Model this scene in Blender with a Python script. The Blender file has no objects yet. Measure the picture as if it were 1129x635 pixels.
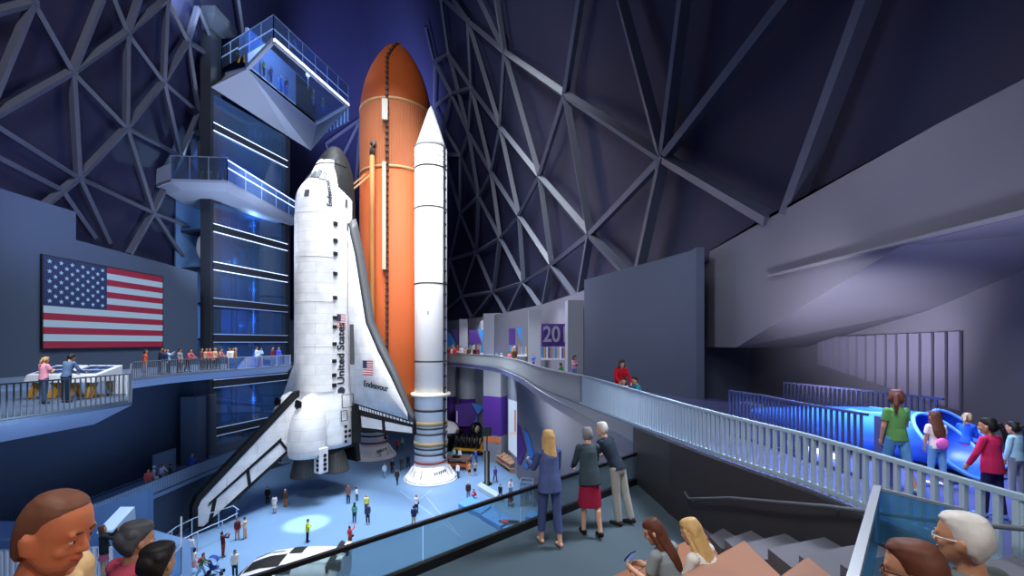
import bpy, math, random
from math import sin, cos, pi, radians as R, sqrt, atan2
from mathutils import Vector as V, Matrix
random.seed(7)
C = bpy.context.scene.collection
EYE, F, CX, HZ = 15.5, 470.0, 564.5, 377.0      # eye height above the hall floor, focal length in pixels of the 1129 wide frame

def W(px, py, Y):            # point seen at a pixel at depth Y
    return V(((px - CX) / F * Y, Y, EYE - (py - HZ) / F * Y))
def G(px, py, z=0.0):        # point seen at a pixel on the level z
    Y = F * (EYE - z) / (py - HZ)
    return V(((px - CX) / F * Y, Y, z))
def XY(px, Y): return (px - CX) / F * Y

# ---------------------------------------------------------------- materials
def lin(c):
    c = c / 255.0
    return c / 12.92 if c <= .04045 else ((c + .055) / 1.055) ** 2.4
def rgb(c): return (lin(c[0]), lin(c[1]), lin(c[2]), 1.0)
_mats = {}
def mat(name, col, rough=.55, metal=0.0, emit=None, estr=1.0, noise=0.0, nscale=3.0, spec=.4, bump=0.0):
    key = (name, tuple(col), rough, metal, estr, noise)
    if key in _mats: return _mats[key]
    m = bpy.data.materials.new(name); m.use_nodes = True
    nt = m.node_tree; b = nt.nodes['Principled BSDF']
    b.inputs['Base Color'].default_value = rgb(col)
    b.inputs['Roughness'].default_value = rough
    b.inputs['Metallic'].default_value = metal
    b.inputs['Specular IOR Level'].default_value = spec
    if emit is not None:
        b.inputs['Emission Color'].default_value = rgb(emit)
        b.inputs['Emission Strength'].default_value = estr
    if noise or bump:
        tc = nt.nodes.new('ShaderNodeTexCoord'); n = nt.nodes.new('ShaderNodeTexNoise')
        n.inputs['Scale'].default_value = nscale; n.inputs['Detail'].default_value = 5
        nt.links.new(tc.outputs['Object'], n.inputs['Vector'])
        if noise:
            mx = nt.nodes.new('ShaderNodeMix'); mx.data_type = 'RGBA'
            c = rgb(col)
            mx.inputs[6].default_value = tuple(max(0, x * (1 - noise)) for x in c[:3]) + (1,)
            mx.inputs[7].default_value = tuple(min(1, x * (1 + noise)) for x in c[:3]) + (1,)
            nt.links.new(n.outputs['Fac'], mx.inputs[0]); nt.links.new(mx.outputs[2], b.inputs['Base Color'])
        if bump:
            bp = nt.nodes.new('ShaderNodeBump'); bp.inputs['Strength'].default_value = bump
            nt.links.new(n.outputs['Fac'], bp.inputs['Height']); nt.links.new(bp.outputs['Normal'], b.inputs['Normal'])
    _mats[key] = m
    return m
def glass(name, tint, clear=.75, gloss=.25, rough=.03):
    if name in _mats: return _mats[name]
    m = bpy.data.materials.new(name); m.use_nodes = True; nt = m.node_tree
    out = nt.nodes['Material Output']; nt.nodes.remove(nt.nodes['Principled BSDF'])
    t = nt.nodes.new('ShaderNodeBsdfTransparent'); t.inputs['Color'].default_value = rgb(tint)
    g = nt.nodes.new('ShaderNodeBsdfGlossy'); g.inputs['Roughness'].default_value = rough
    g.inputs['Color'].default_value = (.8, .9, 1, 1)
    d = nt.nodes.new('ShaderNodeBsdfDiffuse'); d.inputs['Color'].default_value = rgb(tint)
    m1 = nt.nodes.new('ShaderNodeMixShader'); m1.inputs[0].default_value = gloss
    nt.links.new(t.outputs[0], m1.inputs[1]); nt.links.new(g.outputs[0], m1.inputs[2])
    m2 = nt.nodes.new('ShaderNodeMixShader'); m2.inputs[0].default_value = max(0, 1 - clear - gloss)
    nt.links.new(m1.outputs[0], m2.inputs[1]); nt.links.new(d.outputs[0], m2.inputs[2])
    nt.links.new(m2.outputs[0], out.inputs['Surface'])
    _mats[name] = m
    return m

# ---------------------------------------------------------------- mesh builder
def root_of(o):
    while o.parent is not None: o = o.parent
    return o
class MB:
    def __init__(s): s.v, s.f, s.m, s.sm = [], [], [], []; s.cur = 0; s.smooth = False
    def mat(s, i, smooth=None):
        s.cur = i
        if smooth is not None: s.smooth = smooth
        return s
    def add(s, vs, fs):
        b = len(s.v); s.v.extend(V(p) for p in vs)
        for f in fs:
            s.f.append(tuple(b + i for i in f)); s.m.append(s.cur); s.sm.append(s.smooth)
        return s
    def quad(s, a, b, c, d): return s.add([a, b, c, d], [(0, 1, 2, 3)])
    def poly(s, pts): return s.add(pts, [tuple(range(len(pts)))])
    def box(s, c, size, rz=0.0, M=None):
        hx, hy, hz = size[0] / 2, size[1] / 2, size[2] / 2
        p = [V((x, y, z)) for x in (-hx, hx) for y in (-hy, hy) for z in (-hz, hz)]
        if M is None: M = Matrix.Rotation(rz, 3, 'Z')
        return s.add([M @ q + V(c) for q in p], [(0, 1, 3, 2), (4, 6, 7, 5), (0, 4, 5, 1), (2, 3, 7, 6), (0, 2, 6, 4), (1, 5, 7, 3)])
    def bar(s, p, q, w, h=None, up=(0, 0, 1)):
        p, q = V(p), V(q); h = h or w; d = q - p
        if d.length < 1e-6: return s
        d.normalize(); up = V(up)
        if abs(d.dot(up.normalized())) > .98: up = V((0, 1, 0)) if abs(d.y) < .9 else V((1, 0, 0))
        x = d.cross(up).normalized() * (w / 2); y = x.cross(d).normalized() * (h / 2)
        return s.add([p - x - y, p + x - y, p + x + y, p - x + y, q - x - y, q + x - y, q + x + y, q - x + y],
                     [(0, 3, 2, 1), (4, 5, 6, 7), (0, 1, 5, 4), (1, 2, 6, 5), (2, 3, 7, 6), (3, 0, 4, 7)])
    def loft(s, rings, closed=True, cap=True):
        n = len(rings[0]); b = len(s.v)
        for r in rings: s.v.extend(V(p) for p in r)
        for i in range(len(rings) - 1):
            for j in range(n if closed else n - 1):
                k = (j + 1) % n
                s.f.append((b + i * n + j, b + i * n + k, b + (i + 1) * n + k, b + (i + 1) * n + j)); s.m.append(s.cur); s.sm.append(s.smooth)
        if cap and closed:
            s.f.append(tuple(b + j for j in reversed(range(n)))); s.m.append(s.cur); s.sm.append(False)
            e = b + (len(rings) - 1) * n
            s.f.append(tuple(e + j for j in range(n))); s.m.append(s.cur); s.sm.append(False)
        return s
    def lathe(s, c, prof, seg=32, axis=(0, 0, 1), a0=0.0, a1=2 * pi, cap=True):
        c, ax = V(c), V(axis).normalized()
        t = V((1, 0, 0)) if abs(ax.x) < .9 else V((0, 1, 0))
        x = (t - ax * t.dot(ax)).normalized(); y = ax.cross(x)
        full = abs(a1 - a0 - 2 * pi) < 1e-6
        n = seg if full else seg + 1
        rings = [[c + ax * h + (x * cos(a0 + (a1 - a0) * k / seg) + y * sin(a0 + (a1 - a0) * k / seg)) * max(r, 1e-4) for k in range(n)] for r, h in prof]
        return s.loft(rings, closed=full, cap=cap)
    def tube(s, pts, r, seg=8):
        pts = [V(p) for p in pts]; rings = []
        for i, p in enumerate(pts):
            d = (pts[min(i + 1, len(pts) - 1)] - pts[max(i - 1, 0)]).normalized()
            up = V((0, 0, 1)) if abs(d.z) < .95 else V((0, 1, 0))
            x = d.cross(up).normalized(); y = x.cross(d)
            rr = r[i] if isinstance(r, (list, tuple)) else r
            rings.append([p + (x * cos(2 * pi * k / seg) + y * sin(2 * pi * k / seg)) * rr for k in range(seg)])
        return s.loft(rings)
    def prism(s, poly, z0, z1):
        n = len(poly); a = [V((p[0], p[1], z0)) for p in poly]; b = [V((p[0], p[1], z1)) for p in poly]
        return s.add(a + b, [tuple(reversed(range(n))), tuple(range(n, 2 * n))] + [(i, (i + 1) % n, n + (i + 1) % n, n + i) for i in range(n)])
    def sheet(s, pts, off):      # a planar outline given thickness by the vector off
        n = len(pts); a = [V(p) for p in pts]; b = [p + V(off) for p in a]
        return s.add(a + b, [tuple(reversed(range(n))), tuple(range(n, 2 * n))] + [(i, (i + 1) % n, n + (i + 1) % n, n + i) for i in range(n)])
    def ell(s, c, r, seg=16, rings=10, M=None):
        c = V(c); M = M or Matrix.Identity(3); rr = []
        for i in range(rings + 1):
            t = -pi / 2 + pi * i / rings
            rr.append([c + M @ V((r[0] * cos(t) * cos(2 * pi * k / seg) if i not in (0, rings) else 1e-4 * cos(2 * pi * k / seg),
                                  r[1] * cos(t) * sin(2 * pi * k / seg) if i not in (0, rings) else 1e-4 * sin(2 * pi * k / seg), r[2] * sin(t))) for k in range(seg)])
        return s.loft(rr)
    def mesh(s, name, off=None):
        me = bpy.data.meshes.new(name)
        vs = s.v if off is None else [p - off for p in s.v]
        me.from_pydata([tuple(p) for p in vs], [], s.f)
        me.polygons.foreach_set('material_index', s.m); me.polygons.foreach_set('use_smooth', s.sm)
        me.update()
        return me
    def build(s, name, mats, parent=None, origin=None, local=False):
        mats = mats if isinstance(mats, (list, tuple)) else [mats]
        off = None
        if parent is not None and not local: off = root_of(parent).location.copy()
        elif origin is not None: off = V(origin)
        me = s.mesh(name, off)
        for m in mats: me.materials.append(m)
        o = bpy.data.objects.new(name, me); C.objects.link(o)
        if parent is not None: o.parent = parent
        elif origin is not None: o.location = V(origin)
        return o
def bevel(o, w=.02, seg=2):
    m = o.modifiers.new('bevel', 'BEVEL'); m.width = w; m.segments = seg; m.limit_method = 'ANGLE'; m.angle_limit = R(40)
    return o
def tag(o, label=None, cat=None, group=None, kind=None):
    if label: o['label'] = label
    if cat: o['category'] = cat
    if group: o['group'] = group
    if kind: o['kind'] = kind
    return o
def thing(name, label, cat, loc=(0, 0, 0), rz=0.0, group=None, scale=1.0):
    o = bpy.data.objects.new(name, None); C.objects.link(o)
    o.location = loc; o.rotation_euler = (0, 0, rz); o.scale = (scale,) * 3; o.empty_display_size = .2
    return tag(o, label, cat, group)
def struct(o, label=None): o['kind'] = 'structure'; return tag(o, label) if label else o
def text(s, size, loc, right, up, m, parent, name='lettering', bold=False, align='LEFT', ext=.012, sx=1.0, wrap=None, spacing=1.0):
    cu = bpy.data.curves.new(name, 'FONT'); cu.body = s; cu.size = size; cu.extrude = ext
    cu.align_x = align; cu.align_y = 'CENTER'; cu.space_character = spacing
    if bold: cu.offset = size * .018
    t = bpy.data.objects.new('txt', cu)
    r, u = V(right).normalized(), V(up).normalized(); n = r.cross(u).normalized()
    me = bpy.data.meshes.new_from_object(t); me.name = name
    bpy.data.objects.remove(t); bpy.data.curves.remove(cu)
    off = root_of(parent).location if parent is not None else V()
    for v in me.vertices:
        p = V(loc) + r * v.co.x * sx + u * v.co.y + n * v.co.z
        if wrap: p = wrap(p, v.co.z)
        v.co = p - off
    me.materials.clear(); me.materials.append(m)
    o = bpy.data.objects.new(name, me); C.objects.link(o); o.parent = parent
    return o
def catmull(pts, per=8):
    pts = [V(p) for p in pts]; out = []
    for i in range(len(pts) - 1):
        p0, p1, p2, p3 = pts[max(i - 1, 0)], pts[i], pts[i + 1], pts[min(i + 2, len(pts) - 1)]
        for k in range(per):
            t = k / per
            out.append(.5 * ((2 * p1) + (p2 - p0) * t + (2 * p0 - 5 * p1 + 4 * p2 - p3) * t * t + (3 * p1 - p0 - 3 * p2 + p3) * t ** 3))
    out.append(pts[-1]); return out
def along(pts, step):        # points every step metres along a polyline
    pts = [V(p) for p in pts]; out = [pts[0].copy()]; acc = 0.0
    for a, b in zip(pts, pts[1:]):
        L = (b - a).length; t = step - acc
        while t <= L + 1e-9:
            out.append(a + (b - a) * (t / L)); t += step
        acc = (acc + L) % step
    return out
def railing(name, label, base, heights, step, bw, mats, group=None, solid=None, bottom=True, rail=.05, posts=None, maxn=100, mid=0):
    """base polyline, top rail, one mesh per baluster; mats = (rail, baluster, infill)"""
    base = [V(p) for p in base]
    hs = heights if isinstance(heights, (list, tuple)) else [heights] * len(base)
    top = [p + V((0, 0, h)) for p, h in zip(base, hs)]
    t = thing(name, label, 'railing', base[0], group=group)
    mb = MB()
    for a, b in zip(top, top[1:]): mb.bar(a, b, rail, rail * .8)
    mb.build('top_rail', mats[0], t)
    if bottom:
        mb = MB()
        for a, b in zip(base, base[1:]): mb.bar(a + V((0, 0, .04)), b + V((0, 0, .04)), rail, rail)
        mb.build('bottom_rail', mats[0], t)
    for k in range(mid):
        mb = MB(); q = (k + 1) / (mid + 1)
        for a, b, c, d in zip(base, base[1:], top, top[1:]): mb.bar(a.lerp(c, q), b.lerp(d, q), rail * .6)
        mb.build('mid_rail', mats[0], t)
    # param along base
    if step:
        n = 0; bs, ts = along(base, step), None
        cum = [0.0]
        for a, b in zip(base, base[1:]): cum.append(cum[-1] + (b - a).length)
        for k in range(len(bs)):
            d = k * step
            if d > cum[-1]: break
            i = max(j for j in range(len(cum)) if cum[j] <= d + 1e-9); i = min(i, len(base) - 2)
            f = (d - cum[i]) / max(1e-9, cum[i + 1] - cum[i])
            p, q = base[i].lerp(base[i + 1], f), top[i].lerp(top[i + 1], f)
            ww = bw
            n += 1
            if n > maxn: break
            MB().bar(p, q, ww, ww, up=base[i + 1] - base[i]).build('baluster' if not posts else 'post', mats[1], t)
    if solid:
        mb = MB()
        for a, b, c, d in zip(base, base[1:], top, top[1:]):
            nrm = (b - a).cross(V((0, 0, 1))).normalized() * .01
            mb.sheet([a.lerp(c, .08), b.lerp(d, .08), b.lerp(d, .97), a.lerp(c, .97)], nrm)
        mb.build('glass_panel' if solid == 'glass' else 'infill_panel', mats[2], t)
    return t
# ================================================================ the setting
m_floor = mat('blue_epoxy_floor', (112, 146, 186), .42, noise=.08, nscale=.25, spec=.3)
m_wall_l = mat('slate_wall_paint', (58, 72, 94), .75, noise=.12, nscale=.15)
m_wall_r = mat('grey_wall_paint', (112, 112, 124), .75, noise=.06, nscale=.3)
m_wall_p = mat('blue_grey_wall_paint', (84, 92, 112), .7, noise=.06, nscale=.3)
m_dome = mat('navy_dome_panel', (34, 36, 66), .6, noise=.15, nscale=.08)
m_strut = mat('painted_steel_strut', (78, 83, 101), .45, noise=.06)
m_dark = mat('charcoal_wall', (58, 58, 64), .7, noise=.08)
m_conc = mat('grey_concrete', (126, 128, 136), .6, noise=.08, nscale=.5)
m_slab = mat('pale_grey_slab', (150, 160, 178), .5)
m_soffit = mat('blue_grey_soffit', (140, 160, 200), .5)
m_steel = mat('brushed_steel', (190, 198, 208), .35, .6)
m_white = mat('white_paint', (232, 232, 236), .4)
m_black = mat('black_satin', (14, 14, 16), .45)
m_railgrey = mat('grey_rail_paint', (104, 113, 126), .45)
m_land = mat('slate_carpet', (74, 92, 104), .85, noise=.07, nscale=1.2)
m_wood = mat('cedar_seat_wood', (150, 98, 68), .55, noise=.22, nscale=2.0)
m_step = mat('grey_step_concrete', (104, 106, 118), .8, noise=.12, nscale=4)

# ---- floor
mb = MB(); mb.box((-14, 44, -.15), (60, 92, .3)); struct(mb.build('floor', m_floor))
for a, b in (((470, 527), (430, 600)), ((470, 545), (560, 620)), ((500, 585), (560, 555)), ((470, 545), (500, 575))):
    pass
mb = MB()
for (x0, y0), (x1, y1) in (((441, 541), (509, 592)), ((470, 548), (502, 585)), ((476, 585), (509, 562)), ((455, 556), (476, 540))):
    mb.bar(G(x0, y0, .006), G(x1, y1, .006), .10, .008)
tag(mb.build('floor_marking', mat('pale_floor_line', (150, 180, 215), .5)), kind='structure')

# ---- the dome: a plan curve that leans inward with height
plan = catmull([(-33.6, 4, 0), (-34, 20, 0), (-34.6, 35, 0), (-36.5, 50, 0), (-37.5, 65, 0), (-35, 78, 0), (-28, 86, 0), (-19, 82.5, 0), (-10, 71, 0),
                (-2.8, 58, 0), (3.3, 39, 0), (5.2, 28.5, 0), (7.3, 17.2, 0), (8.15, 13, 0), (8.6, 9, 0), (8.9, 5, 0), (9.0, 1.5, 0)], 8)
Z0 = 3.6
def lean(h): return h * h / 200.0 if h > 0 else 0.0
nrm = []
for i in range(len(plan)):
    d = (plan[min(i + 1, len(plan) - 1)] - plan[max(i - 1, 0)]).normalized()
    nrm.append(V((d.y, -d.x, 0)))       # inward side (curve runs left wall -> back -> right wall, inward is to its right)
def dome_pt(i, zr, out=0.0):
    h = zr - Z0
    return V((plan[i].x, plan[i].y, EYE + zr)) + nrm[i] * (lean(h) - out)
levels = [3.2, 5, 9, 13, 17, 22, 27, 32, 38, 44, 50, 56, 62]
mb = MB(); mb.smooth = True
mb.loft([[dome_pt(i, z, .7) for i in range(len(plan))] for z in levels], closed=False)
struct(mb.build('ceiling', m_dome))
def side(px): return 'L' if px < 330 else 'R'
def dome_hit(px, py):
    """walk along the sight line until it crosses the dome"""
    a, b = (px - CX) / F, (HZ - py) / F
    def inside(Y):
        x, z = a * Y, b * Y
        l = lean(z - Z0)
        best = None
        for i in range(len(plan) - 1):
            p, q = plan[i] + nrm[i] * l, plan[i + 1] + nrm[i + 1] * l
            e = q - p
            t = max(0, min(1, ((x - p.x) * e.x + (Y - p.y) * e.y) / max(1e-9, e.length_squared)))
            c = p + e * t; dd = (x - c.x) ** 2 + (Y - c.y) ** 2
            if best is None or dd < best[0]:
                best = (dd, (x - c.x) * e.y - (Y - c.y) * e.x)
        return best[1] > 0
    Y = 4.0
    while Y < 100 and inside(Y): Y += .5
    lo, hi = Y - .5, Y
    for _ in range(8):
        m = (lo + hi) / 2
        if inside(m): lo = m
        else: hi = m
    return V((a * lo, lo, EYE + b * lo))
NODE = dict(r1=(732, 174), r2=(623.4, 104), r3=(556.4, 57.5), r4=(516, 23.5), c=(595, 194), r6=(551.5, 140), r7=(519.7, 97), r8=(494.7, 59.6), r9=(516.5, 146),
            b=(541.5, 189.6), a=(507.7, 171.4), d=(527.5, 216.2), e=(507.7, 234.6), f=(572.3, 237.5), g=(551.6, 262.1), h=(525.3, 277.7), i=(496.3, 286.2),
            j=(650.8, 258.4), k=(608.3, 291.9), l=(577.1, 311.2), m=(544, 321.7), n=(509.1, 326.5),
            q1=(638, 333), q2=(598.4, 343), q3=(558.7, 348), q4=(520.4, 351), q5=(488, 345), q6=(694, 304), q7=(704, 300), q8=(850, 242), q9=(870, 236),
            t1=(685, -2), t2=(640, -2), t3=(547, -4), t4=(527, -4), t5=(486, -4), t6=(880, -16), t7=(973, -40), t8=(497, -4), t9=(766, -90),
            s1=(479, 68), s2=(497.6, 103.6), s3=(470, 30), s4=(478, 118), s5=(489, 140), s6=(490, 170), s7=(480, 190),
            L1=(36, 2), L2=(79.5, 78.6), L3=(86.3, 195.5), L4=(140, 35.5), L5=(139, 140.4), L6=(180, 89.8), L7=(168.5, 234), L8=(207, 45), L9=(184, -2), M0=(219, 124),
            k1=(-8, 108), k2=(-8, 14), k3=(112, -2), k4=(-8, 128), k5=(-8, 136), k6=(120, 268), k7=(45, 229), k8=(125, -2), k9=(153, -2), m1=(199, 172), m2=(142, 280), m3=(201, 283),
            m4=(224, 256), m5=(-8, 62), m6=(218, 8), m7=(244, 70), v1=(359, 159), v2=(398, 131), v3=(392, 205), v4=(372, 185), v5=(262, -2), v6=(268, 40),
            k10=(-8, 170), k11=(66, 208), k12=(0, 196), k13=(104, 262))
EDGE = """r1-r2 r2-r3 r3-r4 r4-t5 r1-t1 r1-t6 r1-j r1-q7 r1-q8 r2-t2 r2-c r2-j r3-t3 r3-c r3-r6 r4-r6 r4-r7 r4-t8 r3-t4 r6-c r6-f r6-b r6-r7 r7-r8 r7-r9 r7-b r8-t5
 r8-r9 r8-s1 r9-b r9-a r9-d r9-s2 a-d a-e b-d b-f b-g c-f c-k c-j d-e d-g d-h e-h e-i f-g f-k f-l g-h g-l g-m h-i h-m h-n i-n j-k k-l l-m m-n n-q5 j-q1 j-q6 k-q1 k-q2 l-q2 l-q3 m-q3 m-q4
 n-q4 s1-s2 s2-s5 s1-s3 s1-s4 s4-s5 s5-a s5-s6 s6-a s6-s7 s2-r7 s4-s2 t6-t7 q9-t7 i-q5 e-s6 d-a r1-t9
 L1-L2 L1-k1 L1-k2 L2-k3 L2-L4 L2-k4 L2-L3 L2-L5 L3-k5 L3-L5 L3-L7 L3-k6 L3-k7 L4-k8 L4-k9 L4-L5 L4-L6 L4-L9 L5-L6 L5-L7 L5-m1 L6-L9 L6-L8 L6-M0 L6-m1 L7-m2 L7-m3 L7-m4 L9-L8 L8-M0
 m6-L8 m6-m7 L8-m7 v1-v2 v2-v3 v1-v4 v4-v2 v5-v6 k10-k11 k11-k13 M0-m4 m1-L7 M0-m1""".split()
P = {k: dome_hit(*v) for k, v in NODE.items()}
mb = MB()
for e in EDGE:
    a, b = e.split('-'); p, q = P[a], P[b]
    c = V((-14, (p.y + q.y) / 2, EYE)); nn = ((p + q) / 2 - c)
    mb.bar(p, q, .31, .46, up=nn)
for k, p in P.items():
    if len(k) > 1 and k[0] in 'qtkvm': continue
    mb.box(p, (.46, .46, .46))
struct(mb.build('ceiling_frame', m_strut))

# ---- left wall (carries the flag screen), stepped top
ztl, ztr = EYE + 9.3, EYE + 7.3
mb = MB()
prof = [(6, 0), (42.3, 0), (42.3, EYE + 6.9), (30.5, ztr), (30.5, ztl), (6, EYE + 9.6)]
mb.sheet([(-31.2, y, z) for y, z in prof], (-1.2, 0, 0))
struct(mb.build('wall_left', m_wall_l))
mb = MB(); mb.box((-27.9, 24, 1.9), (1.8, 37, 3.8)); 
struct(mb.build('wall_left_lower', m_wall_l))
# wall pier beside the tower foot
mb = MB(); mb.box((-30.6, 41.2, 6.4), (1.2, 2.0, 12.8)); struct(mb.build('column', m_wall_l))
mb = MB(); mb.box((-29.9, 40.0, 5.2), (1.5, 1.2, 10.4)); struct(mb.build('column', mat('grey_blue_pier', (92, 106, 126), .7)))

# ---- left balcony and walkway
ZL = EYE - 2.2
balc = [(-31.2, 8), (-14.3, 8), (-14.0, 15.7), (-21.0, 23.6), (-22.6, 25.4), (-23.0, 29), (-22.3, 33.5), (-20.9, 40.5), (-26, 43.6), (-31.2, 42)]
mb = MB(); mb.mat(0).prism(balc[:5] + [(-31.2, 25.4)], ZL - .12, ZL)
mb.prism([(-31.2, 25.4)] + balc[4:], ZL - .12, ZL)
struct(mb.build('balcony_floor', mat('blue_grey_deck', (86, 104, 132), .5)))
mb = MB()      # sloping fascia under the balcony edge
e0, e1, e2 = V((-14.3, 8, ZL - .12)), V((-14.0, 15.7, ZL - .12)), V((-21.0, 23.6, ZL - .12))
dn = V((-.9, -.5, -.62))
mb.quad(e0, e1, e1 + dn, e0 + dn); mb.quad(e1, e2, e2 + V((-.9, -.5, -.62)), e1 + dn)
mb.quad(e0 + dn, e1 + dn, (-31, 15.7, ZL - .74), (-31, 8, ZL - .74)); mb.add([e1 + dn, e2 + dn, (-31, 23, ZL - .74), (-31, 15.7, ZL - .74)], [(0, 1, 2, 3)])
struct(mb.build('balcony_floor_trim', m_soffit))
mb = MB()
wk = [V((x, y, ZL - .12)) for x, y in balc[4:9]]
for a, b in zip(wk, wk[1:]):
    o = V((-.35, -.1, -.5)); mb.quad(a, b, b + o, a + o); mb.quad(a + o, b + o, V((-31, b.y, ZL - .62)), V((-31, a.y, ZL - .62)))
struct(mb.build('walkway_floor_trim', m_soffit))
rm = (mat('grey_rail_paint', (104, 113, 126), .45), m_railgrey, glass('rail_glass', (200, 225, 240), .8, .12))
bal_rail = [V((-14.35, 8.2, ZL)), V((-14.08, 15.6, ZL))]
railing('balcony_railing', 'grey barred railing along the balcony with the white exhibit console', bal_rail, 1.02, .165, .028, rm)
railing('balcony_railing', 'grey barred railing on the balcony side edge facing the tower', [V((-14.12, 15.75, ZL)), V((-20.9, 23.4, ZL))], 1.02, .20, .04, rm)
railing('walkway_railing', 'grey barred railing of the walkway below the flag screen',
        [V((x, y, ZL)) for x, y in ((-22.7, 25.5), (-23.05, 29), (-22.4, 33.4))], 1.0, .17, .035, rm)
railing('walkway_railing', 'glass railing of the walkway in front of the glass tower', [V((-22.35, 33.6, ZL)), V((-20.95, 40.4, ZL))], .95, 1.7, .05, (m_steel, m_steel, glass('blue_rail_glass', (140, 180, 235), .72, .15)), solid='glass', bottom=False, posts=True)

# ---- lower walkway along the left wall
ZW = 4.05
mb = MB(); mb.box((-29.0, 27, ZW - .15), (4.4, 32, .3)); struct(mb.build('lower_walkway_floor', mat('blue_deck', (120, 146, 178), .5)))
railing('walkway_railing', 'railing with pale infill along the low walkway edge behind the shuttle fin', [V((-26.9, 20, ZW)), V((-26.9, 42.5, ZW))], 1.05, .225, .035, (mat('dark_rail', (60, 70, 84), .4), m_railgrey, glass('pale_infill', (170, 195, 220), .35, .05)), solid='panel')
railing('walkway_railing', 'dark barred railing of the low walkway on its wall side', [V((-30.6, 17, ZW)), V((-30.6, 42, ZW))], 1.05, .25, .03, (mat('dark_rail', (60, 70, 84), .4), mat('dark_rail', (60, 70, 84), .4), None))

# ---- entry platform low at the left
ZP = EYE - 7.4
mb = MB(); mb.prism([(-30, 6), (-8.0, 6), (-10.2, 13.6), (-12.0, 15.9), (-16, 17.6), (-30, 17.6)], ZP - .4, ZP); struct(mb.build('entry_floor', mat('blue_landing', (104, 140, 186), .45)))
mb = MB(); mb.sheet([(-16.6, 14.4, ZP), (-13.6, 15.9, ZP), (-13.6, 15.9, ZP + 1.9), (-16.6, 14.4, ZP + .95)], (.1, .15, 0)); struct(mb.build('wall_entry', mat('blue_panel', (96, 130, 176), .5)))
mb = MB(); mb.sheet([(-22, 14.2, ZP), (-16.7, 14.2, ZP), (-16.7, 14.2, ZP + .8), (-22, 14.2, ZP + .5)], (0, .15, 0)); struct(mb.build('wall_entry_low', mat('blue_panel', (96, 130, 176), .5)))
railing('entry_railing', 'white barred railing behind the bald man in the tan shirt', [V((-17.4, 13.1, ZP)), V((-12.6, 13.4, ZP))], .95, .16, .07, (m_steel, m_white, None))
railing('entry_railing', 'low white railing at the edge of the platform with the kiosk', [V((-12.1, 15.6, ZP)), V((-10.4, 13.4, ZP)), V((-9.6, 11.0, ZP))], 1.0, .9, .04, (m_steel, m_steel, glass('rail_glass', (200, 225, 240), .8, .12)), solid='glass', posts=True)

# ---- guard rails on the main floor at the walkway foot
gr = (mat('pale_blue_rail', (170, 195, 222), .4), mat('pale_blue_rail', (170, 195, 222), .4), None)
def gpath(pts): return [G(x, y, 0) for x, y in pts]
railing('guard_rail', 'pale post and rail guard nearest the dark wall foot', gpath([(172, 622), (194, 603), (214, 592), (243, 582), (257, 577), (263, 582)]), 1.5, 2.0, .07, gr, bottom=False, posts=True, rail=.07)
railing('guard_rail', 'pale post and rail guard beside the shuttle fin tip', gpath([(188, 624), (203, 617), (219, 608), (248, 594), (262, 586)]), 1.5, 2.0, .07, gr, bottom=False, posts=True, rail=.07)

# ---- the ramp that sweeps round behind the boosters
rp = [(3.62, 2.6), (3.5, 3.1), (3.4, 4.75), (3.2, 5.7), (2.97, 7.1), (2.75, 9.1), (2.3, 13.2), (1.45, 20), (.25, 32), (-2.4, 45), (-8.3, 56), (-14.5, 61), (-22, 64)]
rtop = [-1.07] * 7 + [-1.2, -1.3, -1.4, -1.5, -1.55, -1.6]
rbot = [-1.60, -1.62, -1.65, -1.69, -1.74, -1.84, -2.0, -2.2, -2.35, -2.45, -2.6, -2.65, -2.7]
def dense(vals, per=8): return [v.x for v in catmull([(x, 0, 0) for x in vals], per)]
RP = catmull([(x, y, 0) for x, y in rp], 8); RT = dense(rtop); RB = dense(rbot)
def rfloor(Y): return EYE - 2.1 - .45 * min(1, max(0, (Y - 8) / 40))
out = []
for i, p in enumerate(RP):
    d = (RP[min(i + 1, len(RP) - 1)] - RP[max(i - 1, 0)]).normalized()
    out.append(V((d.y, -d.x, 0)))
n = len(RP)
i_s = min(range(n), key=lambda i: abs(RP[i].y - 13.6))
# deck
mb = MB()
for i in range(n - 1):
    w = [9.0 if RP[k].y < 12 else 6.0 for k in (i, i + 1)]
    a, b = RP[i], RP[i + 1]; za, zb = rfloor(a.y), rfloor(b.y)
    A, B, Cc, D = a, b, b + out[i + 1] * w[1], a + out[i] * w[0]
    pts = [V((A.x, A.y, za)), V((B.x, B.y, zb)), V((Cc.x, Cc.y, zb)), V((D.x, D.y, za))]
    dz = V((0, 0, -.5))
    mb.add(pts + [p + dz for p in pts], [(0, 1, 2, 3), (7, 6, 5, 4), (0, 4, 5, 1), (2, 6, 7, 3)])
struct(mb.build('ramp_floor', mat('blue_grey_ramp', (78, 84, 126), .5)))
# kerb fascia + lit soffit band
mb = MB()
for i in range(n - 1):
    a, b = RP[i] - out[i] * .04, RP[i + 1] - out[i + 1] * .04
    mb.mat(0).quad(V((a.x, a.y, EYE + RB[i])), V((b.x, b.y, EYE + RB[i + 1])), V((b.x, b.y, rfloor(b.y) - .1)), V((a.x, a.y, rfloor(a.y) - .1)))
    a2, b2 = RP[i] + out[i] * .45, RP[i + 1] + out[i + 1] * .45
    if RP[i].y > 9:
        mb.mat(1).quad(V((a.x, a.y, rfloor(a.y) - .1)), V((b.x, b.y, rfloor(b.y) - .1)), V((b2.x, b2.y, rfloor(b.y) - .62)), V((a2.x, a2.y, rfloor(a.y) - .62)))
struct(mb.build('ramp_floor_trim', [mat('ramp_fascia', (120, 130, 152), .5), mat('pale_ramp_soffit', (190, 198, 215), .4)]))
base = [V((RP[i].x, RP[i].y, EYE + RB[i])) for i in range(3, i_s + 1)]
hs = [RT[i] - RB[i] for i in range(3, i_s + 1)]
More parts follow.
